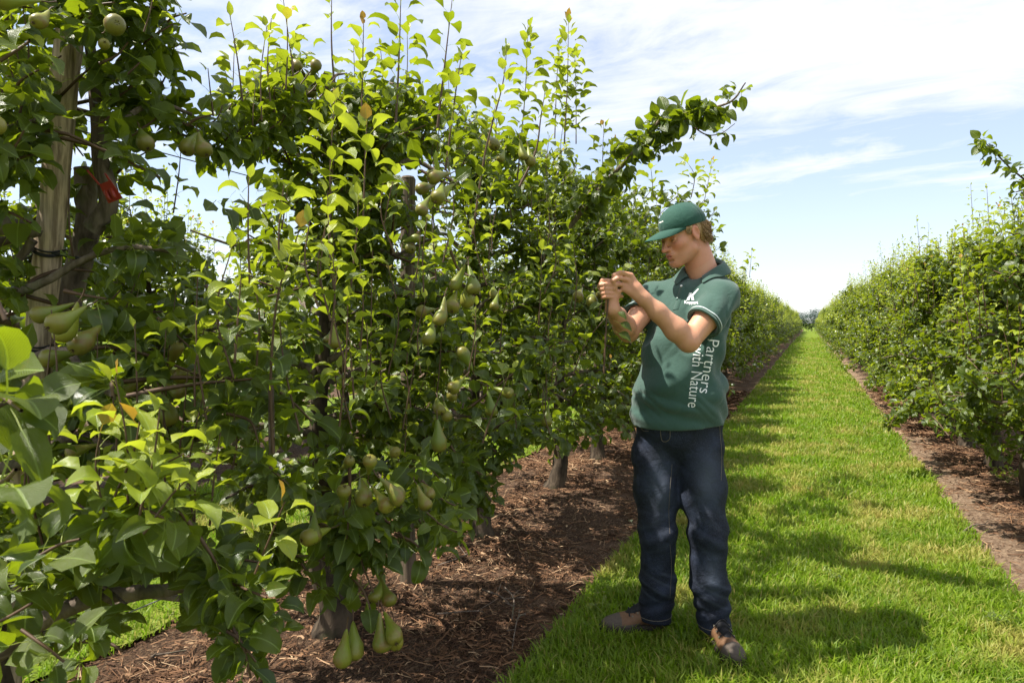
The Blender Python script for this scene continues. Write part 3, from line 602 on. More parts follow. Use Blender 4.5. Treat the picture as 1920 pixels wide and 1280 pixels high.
def near_tree(i, x, y, seed, label, mask, T, nobj, ht=2.45, side='left', **kw):
    rng = np.random.default_rng(seed+900); W, L = grow(seed, ht=ht, **kw); off = np.array([x, y, 0.]); L['pos'] = L['pos']+off
    root = empty('pear_tree', tuple(off)); tag(root, label, 'pear tree', 'pear trees of the %s row' % side)
    if side == 'right':
        def okt(t): u, v, Z = proj(t[0]+off); return (v > np.interp(u, [1520, 1560, 1620, 1700, 1760, 1800, 1850, 1920, 2000], [600, 572, 518, 470, 445, 425, 395, 350, 320])-6).all()
        W['twig'] = [t for t in W['twig'] if okt(t)]
        def okb(t): u, v, Z = proj(t[0][4:]+off); return ((v < np.interp(u, [1530, 1600, 1700, 1760, 1830, 1900, 2000], [655, 705, 775, 800, 830, 870, 930])-12) | (t[0][4:, 0]+off[0] > RX+.3)).all()
        W['branch'] = [t for t in W['branch'] if okb(t)]; W['twig'] = [t for t in W['twig'] if okb(t)]
    m_off = off.view(Arr) if mask else False
    wood_parts(W, root, np.zeros(3), 8, rng, m_off, True)
    return root, L, rng, off
def finish_tree(root, L, rng, off, T, nobj, extra, mask=True):
    if mask: L = sub(L, keep_mask(L, rng)); L = sub(L, ~((L['pos'][:, 0] < LX-.10) & (rng.random(len(L['pos'])) < .80)))
    if extra:
        E = cat(extra); E = sub(E, keep_mask(E, rng, False)); L = cat([L, E])
    u, v, Z = proj(L['pos']); px = L['size']/Z; inf = (u > -40) & (u < 1960) & (v > -40) & (v < 1320) & (Z > .3)
    vis = (u > -500) & (u < 2300) & (v > -900) & (v < 1900) & (Z > 0)
    sc = np.where(inf, px, 0); idx = np.argsort(-sc)[:nobj]; m = np.zeros(len(sc), bool); m[idx] = sc[idx] > 0
    if nobj: leaf_objects(sub(L, m), root, off)
    g = G(); R_ = sub(L, ~m); R_['pos'] = R_['pos']-off; leaves_to_G(g, R_, T); MASK_STATS.append((root.name, len(L['pos']), g.tris()))
    if g.n: g.obj('foliage', MLEAF, root, kind='stuff')
trees = []
for i, y in enumerate(LY):
    trees.append(near_tree(i, LX, y, 40+i, LABL[i], True, None, 0, ht=2.62 if i > 1 else 2.75, depth=1.08, half=.80, nb=38, lsize=.069, nros=6, shoots=64, spur=.038 if i < 6 else .050))
TX = [[] for _ in LY]; TG = [G() for _ in LY]; srg = np.random.default_rng(77)
for (ti, px, Z, r0, sz, a0, a1, gap) in SH: extra_shoot(TG[ti], TX[ti], srg, px, Z, r0, sz*1.35, a0*.8, a1, gap*.55)
for _ in range(46):      # more leafy shoots along the crown tops
    u = srg.uniform(395, 1110); top = np.interp(u, [395, 450, 560, 700, 830, 930, 1060, 1110], [165, 140, 105, 160, 150, 235, 250, 330]); Z = np.interp(u, [395, 1110], [1.9, 4.0])*srg.uniform(.92, 1.2)
    ln = srg.uniform(60, 170)*2.2/Z**.8; ti = min(5, max(1, int(np.interp(u, [400, 560, 850, 1000, 1110], [1, 2, 3, 4, 5])))); b = top+srg.uniform(40, 170); du = srg.normal(0, 10)
    extra_shoot(TG[ti], TX[ti], srg, [(u, b), (u+du*.6+srg.normal(0, .05)*ln, b-ln*.5), (u+du, b-ln)], Z, .004, .056, srg.uniform(.1, .4), srg.uniform(.7, 1.1), .025, .03)
for _ in range(60):      # and on the face of the row
    u = srg.uniform(60, 1120); v = srg.uniform(470 if u > 430 else 760, 830 if u > 430 else 1000); Z = np.interp(u, [60, 620, 1120], [1.25, 1.5, 2.85])*srg.uniform(.95, 1.12); ln = srg.uniform(.16, .34)*1280/Z; ti = min(4, max(1, int(np.interp(u, [0, 400, 800, 1120], [1, 1.9, 3, 4])))); du = srg.normal(0, 14)
    extra_shoot(TG[ti], TX[ti], srg, [(u, v), (u+du*.6+srg.normal(0, .05)*ln, v-ln*.5), (u+du, v-ln)], Z, .0035, .054, srg.uniform(.05, .3), srg.uniform(.6, 1.05), .026, .02)
def spur_run(pts, LS, rng, step, size, outw=(0.3, -.4, 0), n=5, start=.1, age=0.):
    Lg = np.linalg.norm(np.diff(pts, axis=0), axis=1).sum(); k = int(Lg*(1-start)/step)
    for q in start+(1-start)*(np.arange(k)+rng.random(k)*.7)/k:
        p = pts[min(len(pts)-1, int(q*(len(pts)-1)))]; LS.append(rosette(rng, p, unit(rng.normal(0, .5, 3)+[0, 0, .6]), n, size, np.array(outw), age))
# arching branch into the sky
pts = spline([P(1068, 425, 3.9), P(1120, 360, 3.75), P(1185, 290, 3.6), P(1240, 225, 3.5), P(1300, 210, 3.4), P(1368, 192, 3.3), P(1398, 155, 3.25)], 40)
g = G(); tube(g, pts, np.linspace(.017, .003, 40), 8); o = g.obj('branch', MBRANCH, trees[4][0]); o.location = -Vector(trees[4][3]); tag(o, 'long arching branch against the sky')
spur_run(pts[:31], TX[4], srg, .018, .082, (0, 0, -.9), 6, .10); spur_run(pts[30:], TX[4], srg, .040, .070, (0, 0, -.7), 4, .0, .1)
p2 = spline([P(1285, 225, 3.4), P(1322, 252, 3.35), P(1352, 250, 3.3), P(1378, 232, 3.3)], 14); tube(TG[4], p2, np.linspace(.004, .0015, 14), 5); spur_run(p2, TX[4], srg, .06, .058, (0, 0, -.8), 4, .2)
p2 = spline([P(1200, 290, 3.55), P(1240, 275, 3.5), P(1278, 248, 3.45)], 12); tube(TG[4], p2, np.linspace(.004, .0015, 12), 5); spur_run(p2, TX[4], srg, .05, .062, (0, 0, -.8), 4, .1)
# drooping clusters and the low sprigs in front
def cluster(ti, a, b, Z, size, step, n=5, age=0., r=.005, outw=(.2, -.3, -.6)):
    Za, Zb = Z if hasattr(Z, '__len__') else (Z, Z)
    p0, p1 = P(*a, Za), P(*b, Zb); r = min(r, .0028) if Za < 1.15 else r; pts = spline([p0, (p0+p1)/2+srg.normal(0, .01, 3), p1], 9); tube(TG[ti], pts, np.linspace(r, .002, 9), 5); spur_run(pts, TX[ti], srg, step, size, outw, n, 0., age)
cluster(1, (200, 1010), (262, 935), (1.3, 1.0), .076, .03, 6, .12, .006); cluster(1, (262, 950), (330, 985), 1.02, .068, .045, 6, .15); cluster(1, (60, 1050), (150, 1010), .98, .066, .035, 5)
cluster(0, (-60, 700), (40, 770), (.8, .66), .066, .04, 4); cluster(0, (-60, 900), (30, 880), (.75, .62), .066, .05, 3); cluster(0, (-40, 560), (10, 600), .62, .070, .06, 3, .1); cluster(0, (-60, 350), (-10, 330), .62, .062, .06, 3, .2)
cluster(0, (-40, 1180), (60, 1130), .95, .066, .04, 5); cluster(1, (150, 1200), (230, 1220), 1.2, .07, .05, 4); cluster(1, (380, 1080), (500, 1120), (1.4, 1.15), .062, .026, 6); cluster(1, (430, 1120), (480, 1240), (1.25, 1.2), .062, .030, 5); cluster(1, (420, 1180), (470, 1270), 1.2, .060, .03, 6); cluster(1, (500, 1130), (520, 1210), 1.3, .060, .03, 5); cluster(0, (40, 1180), (120, 1240), 1.0, .060, .03, 6); cluster(1, (340, 960), (420, 1080), 1.25, .068, .03, 5)
cluster(2, (655, 860), (650, 1010), 1.62, .070, .022, 6); cluster(2, (670, 990), (700, 1110), 1.68, .066, .025, 6); cluster(2, (660, 1080), (700, 1160), 1.66, .06, .035, 4); cluster(2, (600, 980), (720, 1050), 1.7, .066, .022, 6)
cluster(3, (790, 900), (860, 950), 2.0, .068, .026, 6); cluster(3, (880, 900), (900, 980), 2.9, .07, .03, 5); cluster(4, (1040, 815), (1045, 860), 3.6, .066, .04, 5)
cluster(2, (820, 980), (868, 1000), 1.75, .058, .03, 4, .25, .003); cluster(2, (740, 1000), (800, 1050), 1.75, .066, .04, 4)
cluster(2, (845, 470), (890, 520), 1.95, .068, .03, 5); cluster(2, (790, 320), (860, 350), 2.1, .066, .03, 5); cluster(1, (120, 545), (200, 560), 1.5, .07, .03, 5); cluster(1, (350, 235), (400, 215), 1.85, .07, .03, 5, 0, .005, (0, 0, -.5))
for (u, v, z) in ((40, 30, 1.5), (90, 120, 1.75), (205, 40, 1.7), (250, 90, 1.8), (290, 150, 1.85), (230, 170, 1.8), (60, 180, 1.7), (270, 200, 1.9), (310, 100, 1.9), (150, 30, 1.65), (330, 190, 2.0), (100, 230, 2.0), (190, 20, 1.6), (215, 95, 1.65), (265, 30, 1.7), (300, 60, 1.75), (325, 40, 1.8), (240, 130, 1.7), (275, 230, 1.8), (205, 215, 1.7), (30, 90, 1.35), (60, 140, 1.4), (20, 260, 1.4), (60, 300, 1.5), (250, 300, 1.9), (230, 420, 1.9), (280, 470, 1.9), (200, 560, 1.7)):
    cluster(1, (u-30, v+25), (u+25, v-15), z, .064, .030, 6, .02, .004)
for (u, v, z) in ((740, 985, 1.75), (700, 1020, 1.7), (770, 960, 1.8), (600, 1080, 1.7), (540, 900, 1.5), (460, 800, 1.45), (560, 760, 1.6), (880, 860, 2.4), (1010, 800, 3.2), (420, 560, 1.7), (330, 620, 1.6), (470, 640, 1.7)):
    cluster(2 if u < 800 else 3, (u-35, v-25), (u+25, v+30), z, .064, .030, 6, .0, .004)
for (u, v, z) in ((940, 868, 2.9), (905, 925, 2.8), (975, 820, 3.1), (1005, 805, 3.3), (1050, 815, 3.6), (1085, 812, 3.8), (1120, 800, 4.0), (1160, 790, 4.3), (1185, 785, 4.6), (850, 945, 2.4), (885, 880, 2.7), (820, 900, 2.3)):
    cluster(3 if u < 1030 else 4, (u-20, v-30), (u+16, v+14), z, .066, .024, 6, .0, .004)
for u in np.arange(400, 1350, 24):
    top = np.interp(u, [400, 450, 560, 620, 700, 770, 830, 930, 1060, 1100, 1185, 1290, 1345], [170, 150, 105, 118, 165, 165, 152, 238, 252, 335, 332, 345, 378]); z = np.interp(u, [400, 700, 1000, 1100, 1345], [2.1, 2.6, 3.4, 4.0, 5.6])
    ti = 2 if u < 640 else 3 if u < 960 else 4 if u < 1120 else 5
    for dv in ((40, 95) if u < 1100 else (25, 60, 95)):
        k_ = 2.2/z; cluster(ti, (u-20*k_, top+dv+30*k_), (u+18*k_, top+dv-18*k_), z*srg.uniform(.97, 1.06), .066, .035, 6, .03, .003)
# thick bare limbs of the tied tree
def limb(ti, px, Z, r, ns=10, label=None):
    Zs = Z if hasattr(Z, '__len__') else [Z]*len(px); pts = spline([P(u, v, z) for (u, v), z in zip(px, Zs)], 24); g = G()
    rr = np.interp(np.linspace(0, 1, 24), np.linspace(0, 1, len(r)), r); tube(g, pts, rr, ns, True, None, .05, srg); o = g.obj('branch', MBRANCH, trees[ti][0]); o.location = -Vector(trees[ti][3])
    if label: o['label'] = label
limb(1, [(120, 620), (140, 520), (165, 430), (160, 350), (155, 315)], 1.95, (.038, .032, .032, .028, .022), label='pale upright limb strapped to the post')
limb(1, [(172, 430), (205, 380), (188, 300), (182, 210), (172, 110), (155, 0), (150, -60)], 1.85, (.026, .026, .019, .015, .013, .011), label='pale upright limb carrying the red clip')
limb(1, [(-20, 1235), (60, 1175), (150, 1130), (230, 1112), (345, 1098), (420, 1040)], (1.35, 1.35, 1.38, 1.42, 1.5, 1.6), (.019, .019, .017, .015, .010), label='bare low limb crossing the lower left corner')
limb(1, [(-30, 415), (20, 425), (60, 432), (66, 428)], 1.7, (.026, .024, .019, .018), label='short sawn-off limb left of the post')
limb(1, [(62, 450), (40, 480), (15, 505)], 1.75, (.012, .010, .008)); limb(1, [(200, 265), (245, 215), (300, 195), (360, 215)], (1.8, 1.8, 1.85, 1.9), (.009, .007, .005))
limb(3, [(745, 310), (775, 300), (812, 318), (850, 340)], 2.6, (.011, .010, .008, .006)); limb(2, [(510, 850), (508, 720)], 1.46, (.007, .006)); limb(4, [(1080, 400), (1120, 345), (1150, 315)], 3.85, (.014, .012))
for i, (root, L, rng, off) in enumerate(trees):
    finish_tree(root, L, rng, off, T_MID if i in (1, 2, 3) else T_LO, 299 if i < 7 else 0, TX[i])
    if TG[i].n: o = TG[i].obj('shoots', MTWIG, root, kind='stuff'); o.location = -Vector(off)
for i, sp in enumerate(PEARS):
    p = P(sp[2], sp[3], sp[4]); best = min(range(len(LY)), key=lambda k: abs(LY[k]-p[1]-.1)) if p[0] < -.3 else -1
    if best >= 0: place_pear(i, sp, trees[best][0], trees[best][3])


# right row, near trees
RY = [4.95, 6.2, 7.42, 8.55, 9.65, 10.85, 12.1]
LABR = ['pear tree cut by the right picture edge, nearest of the right row', 'pear tree with a little bunch of yellow pears at the right edge', 'pear tree whose thick dark trunk stands at the right picture edge', 'pear tree with the low leafy branch drooping towards the grass',
        'pear tree showing the second grey trunk base of the right row', 'pear tree with two tall shoots rising above the right row', 'pear tree of the right row just beyond the third visible trunk base']
rtrees = []
for i, y in enumerate(RY):
    root, L, rng, off = near_tree(i, RX, y, 140+i, LABR[i], False, None, 0, ht=2.15, side='right', depth=.92, half=.80, nb=36, lsize=.068, shoots=80, nros=6, spur=.046)
    ex = []; g = G()
    if i == 3:
        pts = spline([P(1745, 745, 7.0), P(1710, 765, 6.4), P(1685, 775, 6.0), P(1665, 800, 5.8)], 14); tube(g, pts, np.linspace(.010, .003, 14), 6); spur_run(pts, ex, rng, .035, .068, (-.3, 0, -.6), 5)
    if i == 5:
        for px in ([(1725, 480), (1722, 440), (1718, 406)], [(1738, 480), (1740, 450), (1742, 420)]): extra_shoot(g, ex, rng, px, 9.2, .006, .075, .2, .6, .05)
    if i == 1:
        pts = spline([P(1960, 365, 5.), P(1900, 320, 4.9), P(1860, 280, 4.8), P(1836, 258, 4.8)], 18); tube(g, pts, np.linspace(.008, .002, 18), 6); spur_run(pts, ex, rng, .04, .078, (-.2, 0, -.5), 4)
        cluster_p = spline([P(1940, 350, 4.9), P(1905, 360, 4.9)], 5); tube(g, cluster_p, .004, 4); spur_run(cluster_p, ex, rng, .025, .075, (0, 0, -.7), 6)
        for j, sp in enumerate(PEARS):
            if sp[0] > 1700: place_pear(j, sp, root, off)
    if i in (1, 2):
        for px in ([(1885-i*30, 430), (1882-i*30, 380), (1880-i*30, 345)], [(1905-i*20, 430), (1903-i*20, 360+i*20)]): extra_shoot(g, ex, rng, px, 6.0+i*.8, .005, .06, .3, .8, .035)
    for j, sp in enumerate(PEARS):
        if sp[0] > 1700:
            c = L['pos']; u, v, Z = proj(c); mm = ~((np.hypot(u-sp[2], v-sp[3]) < 11) & (Z < sp[4]+.05)); L = sub(L, mm)
    L = sub(L, ~((L['pos'][:, 0] > RX+.15) & (rng.random(len(L['pos'])) < .6)))
    # the outline seen: foliage stops short of the mulch
    u, v, Z = proj(L['pos']); hi_ = np.interp(u, [1520, 1560, 1620, 1700, 1760, 1800, 1850, 1920, 2000], [600, 572, 518, 470, 445, 425, 395, 350, 320])
    low = np.interp(u, [1530, 1600, 1700, 1760, 1830, 1900, 2000], [655, 705, 775, 800, 830, 870, 930])
    L = sub(L, (v > hi_+rng.normal(0, 8, len(v))) & ~((v > low+rng.normal(0, 5, len(u))) & (u > 1500) & (L['pos'][:, 0] < RX+.3)))
    finish_tree(root, L, rng, off, T_LO, 299 if i < 4 else 0, ex, mask=False)
    if g.n: o = g.obj('shoots', MTWIG, root, kind='stuff'); o.location = -Vector(off)
    rtrees.append(root)

# the rest of both rows and the neighbouring rows: copies of five grown trees
def proto_tree(seed, T, near, ht, **kw):
    W, L = grow(seed, ht=ht, **kw); root = empty('pear_tree'); wood_parts(W, root, np.zeros(3), 4, None, False, False)
    g = G(); leaves_to_G(g, L, T); g.obj('foliage', MLEAF if near else MLEAFF, root, kind='stuff'); return root
mid = [proto_tree(300+k, T_LO, False, 2.2+.08*k, nb=32, half=.84, depth=.98, lsize=.082, spur=.060, nros=6, shoots=80) for k in range(4)]
far = [proto_tree(400+k, T_FAR, False, 2.2+.06*k, nb=26, half=.88, depth=.95, lsize=.12, spur=.105, nros=5, shoots=60) for k in range(3)]
used = set(); crng = np.random.default_rng(9)
def copy_tree(src, x, y, label, group):
    if src.name not in used: r = src; used.add(src.name); kids = None
    else:
        r = src.copy(); COL.objects.link(r)
        for ch in src.children: c = ch.copy(); COL.objects.link(c); c.parent = r
    r.location = (x+crng.normal(0, .04), y+crng.normal(0, .06), 0); r.rotation_euler = (0, 0, crng.choice([0, pi])+crng.normal(0, .12)); s = crng.uniform(.93, 1.09); r.scale = (s, s, s*crng.uniform(.95, 1.05))
    tag(r, label, 'pear tree', group); return r
y = LY[-1]+1.27; n = 0
while y < 108:
    src = mid[n % 4] if y < 26 else far[n % 3]
    lab = 'pear tree in the sunlit part of the left row just past the man' if y < 16 else 'pear tree in the far stretch of the left row narrowing to the horizon'
    if y < 16: lab = ('ninth', 'tenth', 'eleventh', 'twelfth', 'thirteenth', 'fourteenth')[n]+' pear tree of the left row, in its sunny part right of the man'
    copy_tree(src, LX, y, lab, 'pear trees of the left row past the man' if y < 16 else 'pear trees of the far left row'); y += 1.27; n += 1
y = RY[-1]+1.22; n = 1
while y < 108:
    src = mid[n % 4] if y < 26 else far[n % 3]
    lab = 'pear tree in the middle stretch of the right row' if y < 20 else 'pear tree in the far stretch of the right row narrowing to the horizon'
    if y < 20: lab = ('eighth', 'ninth', 'tenth', 'eleventh', 'twelfth', 'thirteenth', 'fourteenth')[n-1]+' pear tree of the right row, counted from the right picture edge'
    copy_tree(src, RX, y, lab, 'pear trees of the right row, middle stretch' if y < 20 else 'pear trees of the far right row'); y += 1.22; n += 1
y = .6; n = 2
while y < 26:
    copy_tree(mid[n % 4], LX-ROW, y, 'sunlit pear tree in the next row, glimpsed through the left foliage', 'pear trees of the row behind the left row'); y += 1.27; n += 1
y = 7.5
while y < 24:
    copy_tree(mid[n % 4] if y < 16 else far[n % 3], RX+ROW, y, 'pear tree of the next row hidden mostly behind the right row', 'pear trees of the row behind the right row'); y += 1.25; n += 1

# lane end: dark hedge and far trees
def blob_tree(x, y, h, w, seed, label, col, nm='far_tree', catg='tree'):
    rng = np.random.default_rng(seed); root = empty(nm, (x, y, 0)); n = 1500; c = rng.normal(0, 1, (n, 3)); c = unit(c)*rng.random((n, 1))**.4*[w, w*.7, h*.42]+[0, 0, h*.58]; c[:, 2] += .08*h*np.sin(c[:, 0]*3+seed)
    Lq = dict(pos=c, dir=rng.normal(0, 1, (n, 3)), nor=rng.normal(0, 1, (n, 3))+[0, 0, 1], size=np.full(n, .09*h)*rng.uniform(.6, 1.2, n), age=np.zeros(n), rnd=rng.random(n), k=rng.integers(0, 8, n))
    g = G(); leaves_to_G(g, Lq, T_FAR); g.obj('crown', col, root, kind='stuff'); g = G(); tube(g, [[0, 0, 0], [0, 0, h*.5]], [h*.03, h*.02], 6); g.obj('trunk', MBARK, root); tag(root, label, catg, ('low bushes' if 'bush' in nm else 'distant trees')+' at the end of the lane')
MHAZED = simple('haze_tinted_leaves', (.11, .15, .14), .9, .1, .3, .5); MHEDGE = simple('hedge_leaves', (.022, .045, .012), .9, .1, .4, 3)  # far trees: distance haze is put into the pale blue-green leaf colour
for k in range(7): blob_tree(-6+k*2.1, 110, 1.9+.1*sin(k*2), 2.2, 600+k, 'dark green bush closing the far end of the grass lane', MHEDGE, 'low_bush', 'bush')
for k, (x, h) in enumerate(((-19, 12), (-11, 15), (-4, 13), (3, 16), (10, 12), (18, 14), (27, 11))): blob_tree(x*1.9, 600+6*sin(k*3), h*.72, 9.5, 700+k, 'tree tinted pale blue-green for haze on the horizon beyond the end of the lane', MHAZED)
# ------------------------------------------------------------------ posts, wires, straps, clip
def post(a, b, r, label, seed, mt=None):
    mt = mt or MPOST
    rng = np.random.default_rng(seed); a = np.asarray(a); b = np.asarray(b); t = np.linspace(0, 1, 30)[:, None]; pts = (a+(b-a)*t)-a
    root = empty('support_post', tuple(a)); g = G(); tube(g, pts+rng.normal(0, .0012, (30, 3)), np.full(30, r)*np.linspace(1.03, .96, 30), 20, True, None, .018, rng)
    g.obj('shaft', mt, root); g = G(); n = unit(b-a); tube(g, [pts[-1]+n*.001, pts[-1]+n*.010], [r*.955, r*.80], 20, True); g.obj('top_bevel', mt, root)
    tag(root, label, 'post', 'round wooden posts holding the left row'); return root
b1 = P(132, 40, 1.80); b0 = P(25, 1150, 1.80); b0 = b1+(b0-b1)*((b1[2]+.02)/(b1[2]-b0[2]))
post(b0, b1, .034, 'weathered grey post at the left with two black straps round it', 1)
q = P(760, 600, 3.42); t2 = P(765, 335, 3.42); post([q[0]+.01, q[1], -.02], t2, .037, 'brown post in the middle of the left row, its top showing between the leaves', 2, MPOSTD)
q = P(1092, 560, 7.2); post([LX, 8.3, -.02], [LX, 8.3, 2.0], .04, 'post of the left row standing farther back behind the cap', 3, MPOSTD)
MWIRE = simple('galvanised_wire', (.10, .10, .10), .45, .5, Metallic=.6); MRUB = simple('black_rubber', (.012, .012, .013), .5, .5)
def wire(x, z, r, y0, y1, label, mat=MWIRE, seed=0):
    n = 60; y = np.linspace(y0, y1, n); g = G(); tube(g, np.column_stack([np.full(n, x)+.004*np.sin(y*3), y, z-.012*np.abs(np.sin(pi*(y-1.1)/5.4))]), r, 6); tag(g.obj('trellis_wire', mat), label, 'wire', None)
wire(LX, 1.875, .0018, -1, 60, 'thin dark upper wire strung along the left row across the sky gap'); wire(LX-.02, .46, .0022, -1, 60, 'pale low wire running along the left row near the ground at lower left', simple('pale_wire', (.3, .3, .29), .4, .5, Metallic=.5))
wire(RX, 1.85, .0018, 2, 60, 'upper wire of the right row, mostly buried in leaves')
def strap(c, ax, r, label, tail=None, squash=None):
    ax = unit(ax); a = unit(np.cross(ax, [0, 1, .2])); b = np.cross(ax, a); root = empty('rubber_strap', tuple(c)); g = G(); th = np.linspace(0, 2*pi, 28)
    sx, sy = squash or (1, 1); pts = np.cos(th)[:, None]*a*r*sx+np.sin(th)[:, None]*b*r*sy+ax*(.006*np.sin(th*2))[:, None]
    if squash: pts = pts+a*(sx-1)*r*squash_sign
    V = []; w = .006
    for dz in (-w, -.3*w, w): tube(g, pts+ax*dz, .0024, 6)
    g.obj('band', MRUB, root)
    if tail is not None: g = G(); tube(g, spline([np.asarray(p)-c for p in tail], 12), .0035, 6, True); g.obj('loose_end', MRUB, root)
    tag(root, label, 'strap', 'black straps on the left post')
squash_sign = 1
pa = b1-b0
def on_post(v): return b0+pa*((P(100, v, 1.80)[2]-b0[2])/pa[2])
c = on_post(472); strap(c, pa+np.array([.12, 0, .0]), .0375, 'upper black strap tying the pale limb to the weathered post', [c+[-.03, -.02, 0], P(60, 480, 1.78), P(38, 488, 1.8)])
g = G(); m_ = P(120, 470, 1.765); tube(g, spline([c+[0, -.03, .004], P(135, 482, 1.80), P(172, 486, 1.9), P(178, 478, 1.98)], 14), .0045, 6); o = g.obj('rubber_strap', MRUB); tag(o, 'black rubber link stretched from the weathered post to the limb beside it', 'strap')
c = on_post(650); strap(c, pa+np.array([-.02, 0, 0]), .0375, 'lower black strap round the weathered post above the small pears', [c+[-.036, 0, 0], c+[-.05, -.005, .02]])
# red clip hanging on the limb
MRED = simple('red_plastic', (.30, .028, .012), .42, .5, .25, 40)
root = empty('plastic_clip', tuple(P(195, 350, 1.76))); c0 = P(195, 350, 1.76)
def clip_pt(u, v, z=1.76): return P(u, v, z)-c0
g = G()
A, B, C, D = [clip_pt(*p) for p in ((186, 346), (207, 338), (229, 371), (203, 381))]; nrm = unit(np.cross(B-A, D-A)); nrm = nrm if nrm@np.array([.6, -.8, 0]) > 0 else -nrm
top = [A, B, C, D]; V = np.array(top+[p-nrm*.004 for p in top]); g.add(V, [[0, 1, 2, 3], [7, 6, 5, 4], [0, 4, 5, 1], [1, 5, 6, 2], [2, 6, 7, 3], [3, 7, 4, 0]]); g.obj('plate', MRED, root, False)
for s in (.27, .73):
    g = G(); p0 = A+(B-A)*s+(D-A)*.38; p1 = (A+(B-A)*s)+(D-A)*.92; tube(g, spline([p0+nrm*.001, (p0+p1)/2+nrm*.003, p1+nrm*.001], 8), [.003, .0052, .0056, .0058, .0058, .0056, .0052, .003], 10, True); g.obj('capsule', MRED, root)
for a_, b_, c_ in (((186, 346), (176, 334), (164, 320)), ((206, 339), (200, 330), (197, 326))):
    g = G(); tube(g, spline([clip_pt(*a_), clip_pt(*b_), clip_pt(*c_, 1.77)], 8), .0028, 6, True); g.obj('prong', MRED, root)
tag(root, 'red plastic dispenser clip hooked on the limb beside the weathered post', 'clip')
# small plants at the ground
def weed(loc, n, size, label, seed, age=.25, spread=1.):
    rng = np.random.default_rng(seed); root = empty('weed', tuple(loc)); g = G(); LS = []
    for k in range(n):
        a = rng.uniform(0, 2*pi); e = np.array([cos(a)*spread, sin(a)*spread, rng.uniform(.6, 1.6)])*size; sp = spline([[0, 0, 0], e*[.4, .4, .6], e], 6); tube(g, sp, np.linspace(.002, .001, 6), 4)
        LS.append(rosette(rng, sp[-1], [0, 0, 1], 4, size*.62, np.zeros(3), age)); LS.append(rosette(rng, sp[3], [0, 0, 1], 2, size*.6, np.zeros(3), age))
    g.obj('stem', MGREENSTEM, root); L = cat(LS); 
    for k in range(len(L['pos'])): pass
    leaf_objects(L, root, np.zeros(3)); tag(root, label, 'plant')
weed(gp(1890, 905), 6, .085, 'small leafy weed on the bare mulch at the right edge', 5, .35)
weed(gp(1128, 1148), 3, .045, 'broad-leaved weed at the mulch edge left of the man', 6, .3)
weed(gp(1490, 1065), 5, .03, 'flat broad-leaved weed in the grass right of the man', 7, .1, 1.4); weed(gp(1560, 1085), 5, .03, 'dandelion-like weed in the middle of the grass lane', 8, .15, 1.4)
weed(gp(1875, 1165), 6, .035, 'cluster of broad green weeds at the lower right grass edge', 9, .15, 1.6)
rl = np.random.default_rng(4); L = dict(pos=gp(1186, 985)[None]+[0, 0, .015], dir=np.array([[-.4, .6, .1]]), nor=np.array([[.5, -.6, .5]]), size=np.array([.05]), age=np.array([.1]), rnd=np.array([.9]), k=np.array([2]))
g = G(); leaves_to_G(g, L, T_HI); tag(g.obj('fallen_leaf', simple('dry_leaf', (.38, .42, .24), .7, .3)), 'pale curled leaf lying on the mulch just left of the knees', 'leaf')

